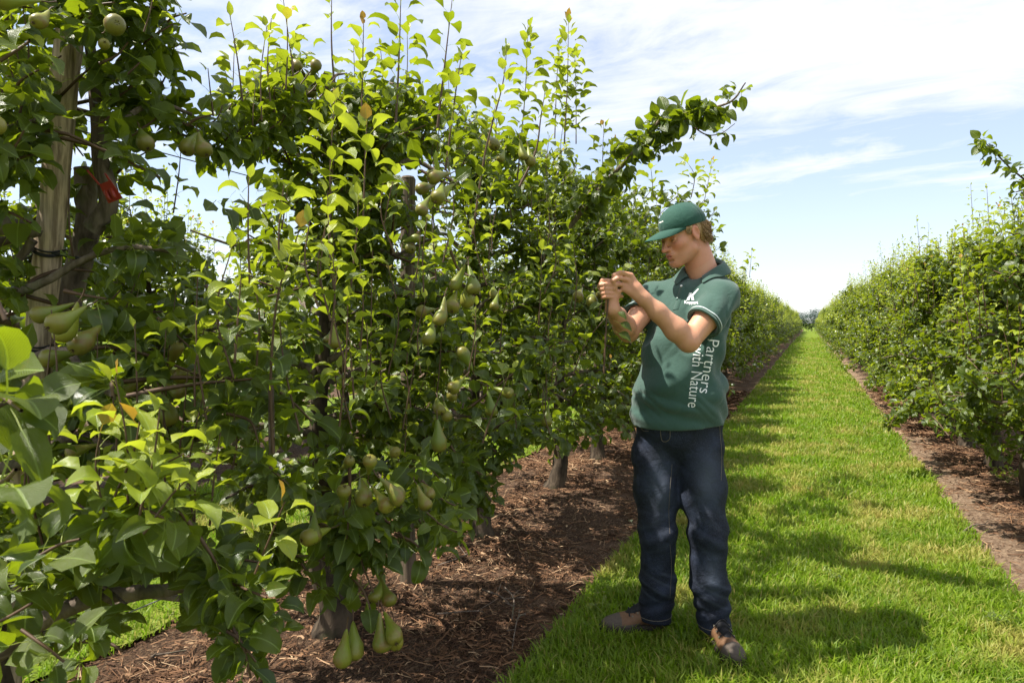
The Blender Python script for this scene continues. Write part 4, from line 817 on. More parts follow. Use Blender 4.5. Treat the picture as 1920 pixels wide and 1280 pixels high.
# ------------------------------------------------------------------ signed-distance modelling for the man
class SDF:
    def __init__(s, lo, hi, h):
        s.lo = np.array(lo, float); s.h = h; s.n = np.ceil((np.array(hi)-s.lo)/h).astype(int)+1; s.D = np.full(s.n, .06, np.float32)
    def region(s, lo, hi, m):
        a = np.clip(np.floor((np.asarray(lo)-m-s.lo)/s.h).astype(int), 0, s.n-1); b = np.clip(np.ceil((np.asarray(hi)+m-s.lo)/s.h).astype(int)+1, 1, s.n)
        sl = tuple(slice(x, y) for x, y in zip(a, b)); ax = [(s.lo[i]+s.h*np.arange(a[i], b[i])).astype(np.float32) for i in range(3)]
        return sl, ax[0][:, None, None], ax[1][None, :, None], ax[2][None, None, :]
    def comb(s, sl, d, k, op):
        A = s.D[sl]
        if op == 'add':
            if k <= 0: s.D[sl] = np.minimum(A, d); return
            h = np.clip(.5+.5*(A-d)/k, 0, 1); s.D[sl] = A*(1-h)+d*h-k*h*(1-h)
        elif op == 'sub':
            kk = max(k, 1e-5); h = np.clip(.5-.5*(A+d)/kk, 0, 1); s.D[sl] = A*(1-h)-d*h+kk*h*(1-h)
    def cone(s, a, b, ra, rb, k=.02, op='add'):
        a = np.asarray(a, float); b = np.asarray(b, float); rm = max(ra, rb); sl, X, Y, Z = s.region(np.minimum(a, b)-rm, np.maximum(a, b)+rm, k+.035)
        d = b-a; L2 = max(d@d, 1e-9); t = np.clip(((X-a[0])*d[0]+(Y-a[1])*d[1]+(Z-a[2])*d[2])/L2, 0, 1)
        D = np.sqrt((X-a[0]-t*d[0])**2+(Y-a[1]-t*d[1])**2+(Z-a[2]-t*d[2])**2)-(ra+(rb-ra)*t); s.comb(sl, D, k, op)
    def chain(s, pts, rs, k=.02, op='add'):
        for i in range(len(pts)-1): s.cone(pts[i], pts[i+1], rs[i], rs[i+1], k, op)
    def ell(s, c, r, axes=None, k=.02, op='add'):
        c = np.asarray(c, float); r = np.asarray(r, float); A = np.eye(3) if axes is None else np.asarray(axes, float); ext = np.sqrt(((A*r[:, None])**2).sum(0))
        sl, X, Y, Z = s.region(c-ext, c+ext, k+.035); x, y, z = X-c[0], Y-c[1], Z-c[2]; q = [(x*A[i, 0]+y*A[i, 1]+z*A[i, 2]) for i in range(3)]
        k0 = np.sqrt(sum((q[i]/r[i])**2 for i in range(3))); k1 = np.sqrt(sum((q[i]/r[i]**2)**2 for i in range(3))); s.comb(sl, (k0*(k0-1)/np.maximum(k1, 1e-6)).astype(np.float32), k, op)
    def cut(s, p, n):
        n = unit(n); sl, X, Y, Z = s.region(s.lo, s.lo+s.h*s.n, 0); s.D = np.maximum(s.D, ((X-p[0])*n[0]+(Y-p[1])*n[1]+(Z-p[2])*n[2]).astype(np.float32))
    def warp(s, f):
        sl, X, Y, Z = s.region(s.lo, s.lo+s.h*s.n, 0); s.D = s.D+f(X, Y, Z).astype(np.float32)
    def mesh(s):
        D = s.D; ins = D < 0; n = D.shape
        c = np.zeros((n[0]-1, n[1]-1, n[2]-1), np.uint8); off = [(i, j, k) for i in (0, 1) for j in (0, 1) for k in (0, 1)]
        for i, j, k in off: c += ins[i:n[0]-1+i, j:n[1]-1+j, k:n[2]-1+k]
        idx = np.argwhere((c > 0) & (c < 8)); vid = np.full(c.shape, -1, np.int32); vid[tuple(idx.T)] = np.arange(len(idx))
        vals = np.stack([D[idx[:, 0]+i, idx[:, 1]+j, idx[:, 2]+k] for i, j, k in off], 1); acc = np.zeros((len(idx), 3)); cnt = np.zeros(len(idx))
        O = np.array(off, float)
        for a in range(8):
            for b in range(a+1, 8):
                if np.abs(O[a]-O[b]).sum() != 1: continue
                va, vb = vals[:, a], vals[:, b]; m = (va < 0) != (vb < 0); t = np.where(m, va/np.where(m, va-vb, 1), 0)
                acc += np.where(m[:, None], O[a]+(O[b]-O[a])*t[:, None], 0); cnt += m
        V = s.lo+s.h*(idx+acc/cnt[:, None]); F = []
        for ax in range(3):
            sl0 = [slice(None)]*3; sl1 = [slice(None)]*3; sl0[ax] = slice(0, -1); sl1[ax] = slice(1, None); a, b = ins[tuple(sl0)], ins[tuple(sl1)]
            e = np.argwhere(a != b); u, v = [(1, 2), (2, 0), (0, 1)][ax]; ok = (e[:, u] > 0) & (e[:, v] > 0) & (e[:, u] < n[u]-1) & (e[:, v] < n[v]-1); e = e[ok]
            def g_(du, dv): q = e.copy(); q[:, u] -= du; q[:, v] -= dv; return vid[tuple(q.T)]
            Q = np.stack([g_(1, 1), g_(0, 1), g_(0, 0), g_(1, 0)], 1); flip = ~a[tuple(e.T)]; Q[flip] = Q[flip][:, ::-1]; F.append(Q[(Q >= 0).all(1)])
        F = np.concatenate(F); nb = np.zeros_like(V); ct = np.zeros(len(V))
        for _ in range(1):
            nb[:] = 0; ct[:] = 0
            for k in range(4): np.add.at(nb, F[:, k], V[F[:, (k+1) % 4]]); np.add.at(ct, F[:, k], 1)
            V = V*.6+.4*nb/np.maximum(ct, 1)[:, None]
        return V, F
def sdf_obj(s, name, mat, parent, colf=None):
    V, F = s.mesh(); g = G(); g.add(V, F); o = g.obj(name, mat, parent, attrs=False)
    if colf is not None:
        c = colf(V); a = o.data.color_attributes.new('tone', 'FLOAT_COLOR', 'POINT'); a.data.foreach_set('color', np.column_stack([c, np.ones(len(c))]).astype(np.float32).ravel())
    return o, V, F
def bvh_of(V, F): return BVHTree.FromPolygons([tuple(v) for v in V], [tuple(int(i) for i in f) for f in F])
# ------------------------------------------------------------------ the man (own frame: x to picture right, y away from the lens, z up)
MO = P(1275, 603, 2.9); MO[2] = 0
man = empty('person', tuple(MO), YAW)
tag(man, 'man in green polo, cap and dark jeans with both hands raised to a twig', 'person')
def Lc(u, v, y=0.):
    w = P(u, v, 2.9+y)-MO; return np.array([w[0]*cos(YAW)+w[1]*sin(YAW), -w[0]*sin(YAW)+w[1]*cos(YAW), w[2]])
# head frame
hy, hp = R(64), R(20)
Fv = np.array([-sin(hy)*cos(hp), -cos(hy)*cos(hp), -sin(hp)]); Lv = unit(np.cross([0, 0, 1], Fv)); Lv = unit(Lv+np.array([0, 0, .04])); Uv = unit(np.cross(Fv, Lv)); HA = np.array([Fv, Lv, Uv])
HC = Lc(1283, 438, 0)+np.array([-.008, .0, .0])
def H(f, l, u): return HC+Fv*f+Lv*l+Uv*u
ty = R(42); Ft = np.array([-sin(ty), -cos(ty), 0]); Lt = np.array([cos(ty), -sin(ty), 0]); TA = np.array([Ft, Lt, [0, 0, 1.]])
NB = Lc(1318, 520, .03)
shl = Lc(1357, 556, -.12); shr = Lc(1224, 556, .13)
ell_ = Lc(1291, 640, -.23); wrl = Lc(1207, 560, -.27); elr = Lc(1178, 622, -.06); wrr = Lc(1149, 580, -.26)
def arm(s, sh, el, wr, k=.02):
    s.chain([sh, sh+(el-sh)*.45, el], [.052, .050, .041], k); s.chain([el, el+(wr-el)*.28, el+(wr-el)*.7, wr], [.040, .044, .034, .0265], k)
body = SDF((-.40, -.40, .95), (.34, .24, 1.86), .0041)
s = body
# trunk under the shirt
s.ell(Lc(1278, 740, .02), (.10, .14, .16), TA, .03); s.ell(Lc(1290, 640, .01), (.09, .135, .17), TA, .03); s.cone(shl*.85+shr*.15, shr*.85+shl*.15, .05, .05, .03)
# neck and head
s.cone(H(-.035, 0, -.05), NB, .052, .062, .02); s.cone(H(-.055, 0, -.04), NB+[.015, .01, -.01], .048, .062, .02)
s.ell(H(-.012, 0, .025), (.098, .076, .090), HA, .01); s.ell(H(.022, 0, -.030), (.070, .062, .085), HA, .02); s.ell(H(.045, 0, -.075), (.045, .047, .042), HA, .025)
s.cone(H(.010, .050, -.070), H(.075, .014, -.107), .020, .017, .025); s.cone(H(.010, -.050, -.070), H(.075, -.014, -.107), .020, .017, .025); s.ell(H(.083, 0, -.103), (.018, .021, .016), HA, .014)
s.ell(H(.080, 0, .012), (.018, .050, .010), HA, .012)
for sg in (1, -1):
    s.ell(H(.058, sg*.040, -.030), (.028, .024, .022), HA, .02); s.ell(H(.089, sg*.031, -.006), (.013, .017, .011), HA, .010, 'sub'); s.ell(H(.0765, sg*.031, -.007), (.0125, .0125, .0115), HA, .003)
    s.cone(H(.086, sg*.018, -.001), H(.081, sg*.044, -.002), .0035, .003, .004)
    s.ell(H(.102, sg*.0125, -.040), (.011, .0075, .0075), HA, .006); s.ell(H(.107, sg*.007, -.049), (.006, .0035, .003), HA, .003, 'sub')
    s.ell(H(-.002, sg*.079, -.008), (.019, .007, .031), HA, .006); s.ell(H(.000, sg*.087, -.004), (.011, .006, .019), HA, .004, 'sub'); s.cone(H(-.008, sg*.086, .015), H(-.014, sg*.085, -.014), .0042, .004, .004); s.ell(H(.0, sg*.079, -.035), (.007, .005, .008), HA, .005)
s.cone(H(.090, 0, -.002), H(.116, 0, -.036), .0075, .0105, .012); s.ell(H(.119, 0, -.040), (.0105, .010, .009), HA, .005)
s.ell(H(.0895, 0, -.068), (.017, .026, .020), HA, .014); s.ell(H(.1020, 0, -.0650), (.0085, .0215, .0048), HA, .003); s.ell(H(.0998, 0, -.0765), (.0090, .0190, .0060), HA, .003); s.ell(H(.109, 0, -.0705), (.010, .023, .0014), HA, .0015, 'sub'); s.ell(H(.099, 0, -.090), (.007, .018, .005), HA, .006, 'sub')
# arms
arm(s, shl, ell_, wrl, .02); arm(s, shr, elr, wrr, .02)
s.ell(ell_+[.006, .01, -.004], (.028, .028, .028), None, .02)
# his left hand, back of the hand to the lens, pinching the twig
def Q(u, v, y): return Lc(u, v, y)
s.cone(wrl, Q(1193, 541, -.272), .026, .024, .015)
for a, b, r0, r1 in (((1200, 552), (1183, 517), .019, .0120), ((1197, 553), (1177, 526), .019, .0120), ((1194, 555), (1171, 535), .017, .0105), ((1195, 556), (1169, 542), .014, .009)): s.cone(Q(*a, -.272), Q(*b, -.278), r0, r1, .010)
s.chain([Q(1183, 516, -.280), Q(1163, 511, -.290), Q(1151, 516, -.288), Q(1149, 527, -.282)], [.0108, .0092, .0085, .0072], .003)
s.chain([Q(1177, 525, -.282), Q(1160, 521, -.296), Q(1150, 526, -.296), Q(1152, 536, -.286)], [.0108, .0094, .0086, .0074], .003)
s.chain([Q(1171, 534, -.276), Q(1156, 533, -.290), Q(1152, 541, -.286), Q(1160, 547, -.272)], [.0100, .0088, .0080, .0070], .003)
s.chain([Q(1169, 542, -.268), Q(1161, 546, -.276), Q(1160, 553, -.268), Q(1167, 556, -.256)], [.0090, .0078, .0070, .0062], .003)
s.chain([Q(1196, 548, -.256), Q(1176, 540, -.248), Q(1160, 532, -.258), Q(1150, 528, -.272)], [.0150, .0115, .0098, .0082], .004)
# his right hand, fingers stacked and curled towards the lens
s.cone(wrr, Q(1147, 556, -.262), .025, .026, .015); s.ell(Q(1144, 549, -.255), (.022, .018, .030), None, .012)
for i, (v, r) in enumerate(((533.5, .0088), (541.5, .0090), (549.5, .0086), (557, .0076))):
    d = i*1.2; s.chain([Q(1154, v-1, -.250), Q(1150-.4*d, v, -.281), Q(1136, v-.6, -.291), Q(1126+d, v+.6, -.283), Q(1125+d, v+1.5, -.262)], [r, r*1.02, r*.98, r*.92, r*.8], .0022)
s.chain([Q(1134, 552, -.240), Q(1125, 537, -.254), Q(1130, 526, -.274), Q(1142, 526, -.280)], [.014, .0110, .0095, .0080], .004)
def skin_tone(V):
    c = np.tile([.56, .285, .175], (len(V), 1)); q = (V-HC)@HA.T; f, l, u = q.T
    def w(f0, l0, u0, rf, rl, ru, sym=False):
        d = ((f-f0)/rf)**2+(((np.abs(l) if sym else l)-l0)/rl)**2+((u-u0)/ru)**2; return np.clip(1.35-d, 0, 1)[:, None]
    def mx(c, w_, col): return c*(1-w_)+np.array(col)*w_
    hd = (np.linalg.norm(q, axis=1) < .16)[:, None]
    c = np.where(hd, c*[1.0, .90, .88], c)
    c = mx(c, .55*w(.07, .042, -.034, .03, .024, .022, True), (.55, .20, .13)); c = mx(c, .6*w(.117, 0, -.04, .014, .013, .013), (.56, .21, .15))
    c = mx(c, .85*w(.106, 0, -.0650, .014, .022, .0050), (.42, .125, .105)); c = mx(c, .85*w(.104, 0, -.0765, .014, .020, .0060), (.47, .15, .125)); c = mx(c, w(.105, 0, -.0705, .016, .023, .0015), (.16, .04, .03))
    c = mx(c, w(.088, .031, .0115, .02, .019, .0042, True), (.22, .125, .06)); c = mx(c, w(.088, .032, -.0075, .010, .0135, .0026, True), (.035, .022, .016)); c = mx(c, .55*w(.0, .083, -.004, .02, .02, .034, True), (.62, .24, .17))
    c = mx(c, .28*w(.06, .03, -.088, .06, .05, .028, True), (.30, .19, .13))
    for e in (ell_, elr): c = mx(c, .5*np.clip(1.3-np.linalg.norm(V-e, axis=1)/.045, 0, 1)[:, None], (.50, .21, .13))
    hw = np.clip(1.2-np.minimum(np.linalg.norm(V-Q(1168, 530, -.28), axis=1), np.linalg.norm(V-Q(1140, 545, -.28), axis=1))/.06, 0, 1)[:, None]; c = mx(c, .45*hw, (.50, .215, .14))
    return c
def mat_skin():
    m = M('skin'); c = m.attr('tone', 'Color'); c = m.mix(m.ramp(m.noise(45, 4), .35, .7, 0, .28), c, (.46, .20, .12)); n = m.noise(420, 3)
    c = m.mix(m.ramp(m.noise(150, 2), .66, .74, 0, .35), c, (.30, .13, .07))
    return m.done(m.pbr(c, .48, .42, m.bump(n, .22, .001), **{'Subsurface Weight': .12, 'Subsurface Radius': (.010, .004, .002), 'Subsurface Scale': 1.0}))
MSKIN = mat_skin()
bo, bV, bF = sdf_obj(body, 'body', MSKIN, man, skin_tone)

# polo shirt
def mat_cloth(name, c0, c1, weave=900, rough=.85, sheen=.25):
    m = M(name); n = m.noise(7, 4); w = m.noise(weave, 2); c = m.mix(n, c0, c1); c = m.mix(m.ramp(w, .3, .7, 0, .25), c, tuple(x*1.5 for x in c1))
    return m.done(m.pbr(c, rough, .25, m.bump(m.math('ADD', w, m.math('MULTIPLY', m.noise(38, 5, .5, None, 1.2), 3.5)), .35, .002), **{'Sheen Weight': sheen, 'Sheen Roughness': .5}))
MPOLO = mat_cloth('polo_knit', (.028, .066, .052), (.036, .082, .066))
MCAP = mat_cloth('cap_twill', (.012, .054, .038), (.016, .066, .048), 1200, .8, .1)
MWHITE = simple('white_print', (.78, .80, .79), .6, .3)
MSTITCH = simple('pale_trim', (.52, .58, .58), .7, .3)
sh = SDF((-.32, -.36, .86), (.36, .27, 1.66), .0050)
s = sh; Z0 = Lc(1273, 790, 0)[2]
s.ell([-.004, .0, Z0+.01], (.200, .135, .20), None, .03); s.ell(Lc(1275, 735, -.01), (.186, .138, .16), np.array([[cos(.3), -sin(.3), 0], [sin(.3), cos(.3), 0], [0, 0, 1]]), .05)
s.ell(Lc(1262, 718, -.05), (.11, .13, .14), TA, .05); s.ell(Lc(1262, 665, -.02), (.10, .135, .15), TA, .06)
s.ell(Lc(1290, 640, .0), (.118, .160, .17), TA, .06); s.ell(Lc(1294, 590, .0), (.105, .165, .13), TA, .05)
s.cone(shl+Lt*-.035+[0, 0, -.006], NB+Lt*.030+[0, 0, .004], .050, .045, .03); s.cone(shr+Lt*.035+[0, 0, -.006], NB-Lt*.030+[0, 0, .004], .050, .045, .03); s.ell(NB+[.01, .01, -.03], (.085, .12, .045), TA, .03)
s.cone(shl, shr, .058, .058, .04)
uL = unit(ell_-shl); uR = unit(elr-shr); sl_end = Lc(1327, 612, -.19); LaL = (sl_end-shl)@uL; LaR = .165
s.cone(shl, shl+uL*(LaL+.05), .063, .076, .03); s.cone(shr, shr+uR*(LaR+.05), .062, .072, .03)
def folds(X, Y, Z):
    d = .0052*np.sin((Z-.98)*62+X*16+3*np.sin(Y*13+X*7))*np.exp(-((Z-Z0-.035)/.06)**2)
    d = d+.0040*np.sin((Z*20+X*48+Y*26))*np.exp(-((Z-1.16)/.13)**2)*np.clip((X+.06)*8, 0, 1)
    d = d+.0035*np.sin(X*75-Z*38+Y*20)*np.exp(-(((X-.22)/.09)**2+((Z-1.40)/.09)**2))
    d = d+.0035*np.sin(X*60+Z*45)*np.exp(-(((X+.17)/.07)**2+((Z-1.40)/.10)**2))
    d = d+.0040*np.sin(X*34+Z*14+Y*30)*np.exp(-((Z-1.30)/.09)**2)
    d = d+.0050*np.sin(Z*30-X*22+1.3)*np.exp(-((Z-1.08)/.10)**2)
    def rg_(p): return 1-2*np.abs(np.sin(p))**.7
    d = d+.0022*rg_(Z*26+X*9+Y*6)*np.exp(-((Z-1.02)/.08)**2)+.0020*rg_(X*22-Z*17+.6)*np.exp(-((Z-1.30)/.12)**2)+.0022*rg_((X-Z)*19+Y*8)*np.exp(-((Z-1.15)/.12)**2)+.0016*rg_(Z*55+X*23+2*np.sin(X*31+Z*17))*np.exp(-((Z-1.0)/.07)**2)+.0014*rg_(X*48+Z*31+2*np.sin(Z*29))*np.exp(-((Z-1.38)/.08)**2)
    return d
s.warp(lambda X, Y, Z: 1.55*folds(X, Y, Z))
outer = s.D.copy()
# openings: sleeves, hem, neck
def halfspace_beyond(p, n, center, rad):
    sl, X, Y, Z = s.region(np.asarray(center)-rad, np.asarray(center)+rad, 0); n = unit(n)
    d = np.minimum(.05, -((X-p[0])*n[0]+(Y-p[1])*n[1]+(Z-p[2])*n[2])); b = np.sqrt((X-center[0])**2+(Y-center[1])**2+(Z-center[2])**2)-rad; s.comb(sl, np.maximum(d, b).astype(np.float32), .002, 'sub')
pL = shl+uL*LaL; pR = shr+uR*LaR
halfspace_beyond(pL, uL, pL+uL*.075, .105); halfspace_beyond(pR, uR, pR+uR*.075, .100)
s.cone(pL-uL*.03, pL+uL*.05, .052, .070, .004, 'sub'); s.cone(pR-uR*.03, pR+uR*.05, .050, .066, .004, 'sub')
hemn = np.array([.05, .10, -1.]); s.cut([0, 0, Z0-.004], hemn); s.ell([-.004, 0, Z0-.03], (.186, .120, .05), None, .004, 'sub')
s.cone(NB+[-.012, -.012, -.035], NB+[.03, .02, .12], .060, .075, .004, 'sub')
so, sV, sF = sdf_obj(sh, 'polo_shirt', MPOLO, man)
sB = bvh_of(sV, sF)
def hit(o, d, far=.5, B=None):
    r = (B or sB).ray_cast(Vector(o), Vector(unit(d)), far); return (np.array(r[0]), np.array(r[1])) if r[0] is not None else (None, None)
def ring(center, ax, rad0, B, off=.0008, n=48, a0=0, a1=2*pi):
    ax = unit(ax); a = unit(np.cross(ax, [.1, .3, 1])); b = np.cross(ax, a); out = []
    for t in np.linspace(a0, a1, n):
        d = cos(t)*a+sin(t)*b; p, nn = hit(center+d*rad0, -d, rad0, B)
        if p is not None: out.append(p+d*off)
    return np.array(out)
def flat_band(pts, ax, w, name, mat, parent, thick=.0012):
    ax = unit(ax); c = pts.mean(0); o = unit(pts-c-((pts-c)@ax)[:, None]*ax); n = len(pts); g = G(); V = np.concatenate([pts-ax*w, pts-ax*w+o*thick, pts+ax*w+o*thick, pts+ax*w]); k = np.arange(n-1); F = np.concatenate([np.stack([r*n+k, r*n+k+1, (r+1)*n+k+1, (r+1)*n+k], 1) for r in range(3)])
    g.add(V, F); return g.obj(name, mat, parent)
for p, u_ in ((pL, uL), (pR, uR)):
    for off_, w_, mt in ((.016, .0022, MSTITCH), (.004, .004, MPOLO)):
        r_ = ring(p-u_*off_, u_, .12, sB, .0006, 60); c_ = p-u_*off_; r_ = r_[np.linalg.norm(r_-c_, axis=1) < .088]
        if len(r_) > 10: flat_band(r_, u_, w_, 'sleeve_trim' if mt is MSTITCH else 'sleeve_cuff', mt, so, .0012)
# collar: two leaves folded over, with the placket below
def collar():
    g = G(); n = 44; th = np.linspace(R(24), R(336), n); c = NB+np.array([.0, .0, .018]); prof = [(.0, .018, .000), (.0, .034, .004), (.30, .036, .010), (.62, .018, .024), (1.0, -.012, .040)]
    V = []; tilt = unit(np.array([0, 0, 1.])+Ft*.30)
    for t in th:
        d = Ft*cos(t)+Lt*sin(t); front = max(0, cos(t))**3; rr = .067+.010*abs(sin(t)); 
        for (q, z, o) in prof:
            V.append(c+d*(rr+o*(1+.9*front*q))+np.array([0, 0, z*(1.0+.9*front*(q > .5))-.030*front*(1 if q < .1 else 1.2)])-tilt*0+np.array([0, 0, -.030*cos(t)])+Lt*(-.0))
    V = np.array(V); m = len(prof)
    for i in range(n):      # settle the outer edge on the shirt
        for j in (3, 4):
            p, nn = hit(V[i*m+j]+[0, 0, .06], [0, 0, -1], .12)
            if p is not None and p[2] > V[i*m+j][2]-.004: V[i*m+j][2] = p[2]+.005
    F = [[i*m+j, (i+1)*m+j, (i+1)*m+j+1, i*m+j+1] for i in range(n-1) for j in range(m-1)]; g.add(V, F); o = g.obj('collar', MPOLO, so); md = o.modifiers.new('thickness', 'SOLIDIFY'); md.thickness = .0025; md2 = o.modifiers.new('smooth', 'SUBSURF'); md2.levels = md2.render_levels = 1
    return V
cV = collar()
def plane_frame(u, v, n_out, up):
    o = Lc(u, v, -.5); n = unit(n_out); r = unit(np.cross(up, n)); return n, r, unit(np.cross(n, r))
def on_shirt(u, v, off=.0012, B=None):
    """first point of the shirt on the ray of photo pixel (u,v), lifted a little off the cloth"""
    a = Lc(u, v, -.55); b = Lc(u, v, 0.3); p, n = hit(a, b-a, 1.2, B)
    if p is None: return None, None
    return p+n*off, n
# placket and buttons
pk = [on_shirt(u, v, .0018) for u, v in ((1283, 527), (1279, 540), (1275, 554), (1271, 568), (1267, 580))]; pk = [p for p in pk if p[0] is not None]
if len(pk) > 2:
    g = G(); pp = spline([p[0] for p in pk], 14); nn = unit(np.mean([p[1] for p in pk], 0)); tt = unit(pp[-1]-pp[0]); sd_ = unit(np.cross(nn, tt)); V = []
    for p in pp:
        for k in (-1, -.9, .9, 1): V.append(p+sd_*.013*k-nn*(.003 if abs(k) == 1 else 0))
    g.add(V, [[i*4+j, i*4+j+1, (i+1)*4+j+1, (i+1)*4+j] for i in range(13) for j in range(3)]); g.obj('placket', MPOLO, so)
    for (u, v), lab in (((1278, 537), 'white'), ((1270, 560), None)):
        p, n = on_shirt(u, v, .004); g = G(); tube(g, [p-n*.0015, p+n*.0015], [.0052, .0048], 14, True); g.obj('button', MWHITE if lab else simple('green_button', (.05, .12, .10), .35, .5), so)
# print on the shirt
def text_on(txt, size, path, name, parent, B=None, mat=None, off=.0014, thick=0., squeeze=1.):
    """lay lettering on the cloth: path = (origin px, px step per unit along the line, px step per unit up)"""
    cu = bpy.data.curves.new('t', 'FONT'); cu.body = txt; cu.size = 1; cu.offset = thick; cu.resolution_u = 3; to = bpy.data.objects.new('t', cu); COL.objects.link(to); dg = bpy.context.evaluated_depsgraph_get(); me = bpy.data.meshes.new_from_object(to.evaluated_get(dg)); bpy.data.objects.remove(to); bpy.data.curves.remove(cu)
    (ou, ov), (au, av), (bu, bv) = path; import bmesh; bm = bmesh.new(); bm.from_mesh(me); bmesh.ops.triangulate(bm, faces=bm.faces[:]); bmesh.ops.subdivide_edges(bm, edges=[e for e in bm.edges if e.calc_length() > .12], cuts=2); bm.to_mesh(me); bm.free()
    ok = True
    for vt in me.vertices:
        x, y = vt.co.x*size*squeeze, vt.co.y*size; p, n = on_shirt(ou+au*x+bu*y, ov+av*x+bv*y, off, B)
        if p is None: vt.co = (0, 0, -5); ok = False
        else: vt.co = p
    if not ok:
        bm = bmesh.new(); bm.from_mesh(me); bmesh.ops.delete(bm, geom=[v for v in bm.verts if v.co.z < -4], context='VERTS'); bm.to_mesh(me); bm.free()
    me.materials.clear(); me.materials.append(mat or MWHITE); return link(me, name, parent)
text_on('Partners', 31, ((1328, 633), (-.17, 1.), (1., .15)), 'print_line', so, None, None, .0014, -.008, .98)
text_on('with Nature', 31, ((1301, 645), (-.10, 1.), (1., .10)), 'print_line', so, None, None, .0014, -.008, .77)
text_on('Koppert', 7.6, ((1283, 569), (1, .04), (.02, -1)), 'emblem_lettering', so, None, None, .0014, .03)
def strokes(polys, name, parent, B=None, off=.0016):
    g = G()
    for poly in polys:
        pts = []
        for (u, v) in poly:
            p, n = on_shirt(u, v, off, B)
            if p is not None: pts.append(p)
        if len(pts) == 4: g.add(pts, [[0, 1, 2, 3]])
    if g.n: return g.obj(name, MWHITE, parent, smooth=False)
strokes([[(1293, 549), (1297.5, 549), (1292.5, 563), (1287.5, 563)], [(1294, 556), (1309, 541.5), (1310.5, 542), (1297, 558)], [(1295.5, 554), (1299, 552), (1302, 563), (1297.3, 563)]], 'emblem', so)

# cap
cap = SDF(HC-.26, HC+.26, .0032); s = cap
s.ell(H(-.014, 0, .040), (.108, .087, .087), HA, .01)
f_ = -.0; s.cut(H(-.0, 0, .0255), -Uv+Fv*.05); s.ell(H(-.014, 0, .020), (.102, .081, .086), HA, .002, 'sub')
# seams pressed into the crown
sl, X, Y, Z = s.region(s.lo, s.lo+s.h*s.n, 0); q = [((X-HC[0])*A_[0]+(Y-HC[1])*A_[1]+(Z-HC[2])*A_[2]) for A_ in (Fv, Lv, Uv)]; ang = np.arctan2(q[1], q[0]+.012)
seam = np.min([np.abs(np.angle(np.exp(1j*(ang-a)))) for a in (0, R(62), R(-62), R(118), R(-118), pi)], 0)*np.sqrt((q[0]+.012)**2+q[1]**2); s.D = (s.D+.0016*np.exp(-(seam/.003)**2)+.0012*np.sin(q[2]*70+q[0]*40)*np.clip(-q[0]*14, 0, 1)).astype(np.float32)
co_, capV, capF = sdf_obj(cap, 'cap', MCAP, man)
def brim():
    g = G(); nu, nv = 25, 10; V = []
    for i in range(nu):
        t = -1+2*i/(nu-1); a = t*R(62); e_ = 1-abs(t)**3
        for j in range(nv):
            q = j/(nv-1); r0 = np.array([.1035*cos(a)-.013, .0855*sin(a)]); r1 = np.array([.104+.086*(1-abs(t)**2.6), .080*sin(a)*1.0]) if True else 0
            p = r0*(1-q)+np.array([r0[0]*(abs(t)**2.6)+r1[0]*(1-abs(t)**2.6), r1[1]])*q; z = .038-.012*t*t-.006*q-.020*e_*q*(abs(p[1])/.07)**2-.010*q*q*e_
            V.append(H(p[0], p[1], z))
    F = [[i*nv+j, (i+1)*nv+j, (i+1)*nv+j+1, i*nv+j+1] for i in range(nu-1) for j in range(nv-1)]; g.add(V, F); o = g.obj('brim', MCAP, co_); m = o.modifiers.new('thickness', 'SOLIDIFY'); m.thickness = .003; m = o.modifiers.new('smooth', 'SUBSURF'); m.levels = m.render_levels = 1
brim()
g = G(); tube(g, [H(-.014, 0, .126), H(-.014, 0, .131)], [.0075, .005], 12, True); g.obj('cap_button', MCAP, co_)
cB = bvh_of(capV, capF)
strokes([[(1229, 411), (1233, 411), (1231, 418), (1226.5, 418)], [(1231.5, 403), (1239.5, 394.5), (1240.5, 395.5), (1233.5, 405)], [(1230, 405), (1232.5, 404), (1234.5, 415), (1231, 416)]], 'cap_emblem', co_, cB, .0012)
text_on('Koppert', 5.5, ((1225, 423), (1, -.35), (.1, -1)), 'cap_lettering', co_, cB, None, .0012, .02)
# hair below the cap
def mat_hair():
    m = M('hair'); n = m.noise(240, 4, .6, m.coord('Object', (1, 1, .18))); c = m.mix(m.ramp(n, .3, .7), (.17, .095, .040), (.52, .34, .17))
    return m.done(m.pbr(c, .45, .4, m.bump(n, .8, .003)))
MHAIR = mat_hair()
hr = SDF(HC-.20, HC+.20, .003); s = hr
s.ell(H(-.028, 0, .015), (.092, .0800, .088), HA, .01); s.ell(H(-.062, 0, -.030), (.046, .062, .052), HA, .02)
s.cut(H(.0, 0, .032), Uv); s.cut(H(-.022, 0, 0), Fv+Uv*-.35); s.ell(H(.0, .088, -.010), (.024, .022, .034), HA, .002, 'sub'); s.ell(H(.0, -.088, -.010), (.024, .022, .034), HA, .002, 'sub')
s.cone(H(.012, .070, .020), H(.022, .0685, .004), .012, .006, .004); s.cone(H(.012, -.070, .020), H(.022, -.0685, .004), .012, .006, .004); s.cone(H(.030, .066, .020), H(.034, .066, .012), .010, .006, .004)
ho, hV, hF = sdf_obj(hr, 'hair', MHAIR, man)
rng = np.random.default_rng(31); g = G(); hB = bvh_of(hV, hF)
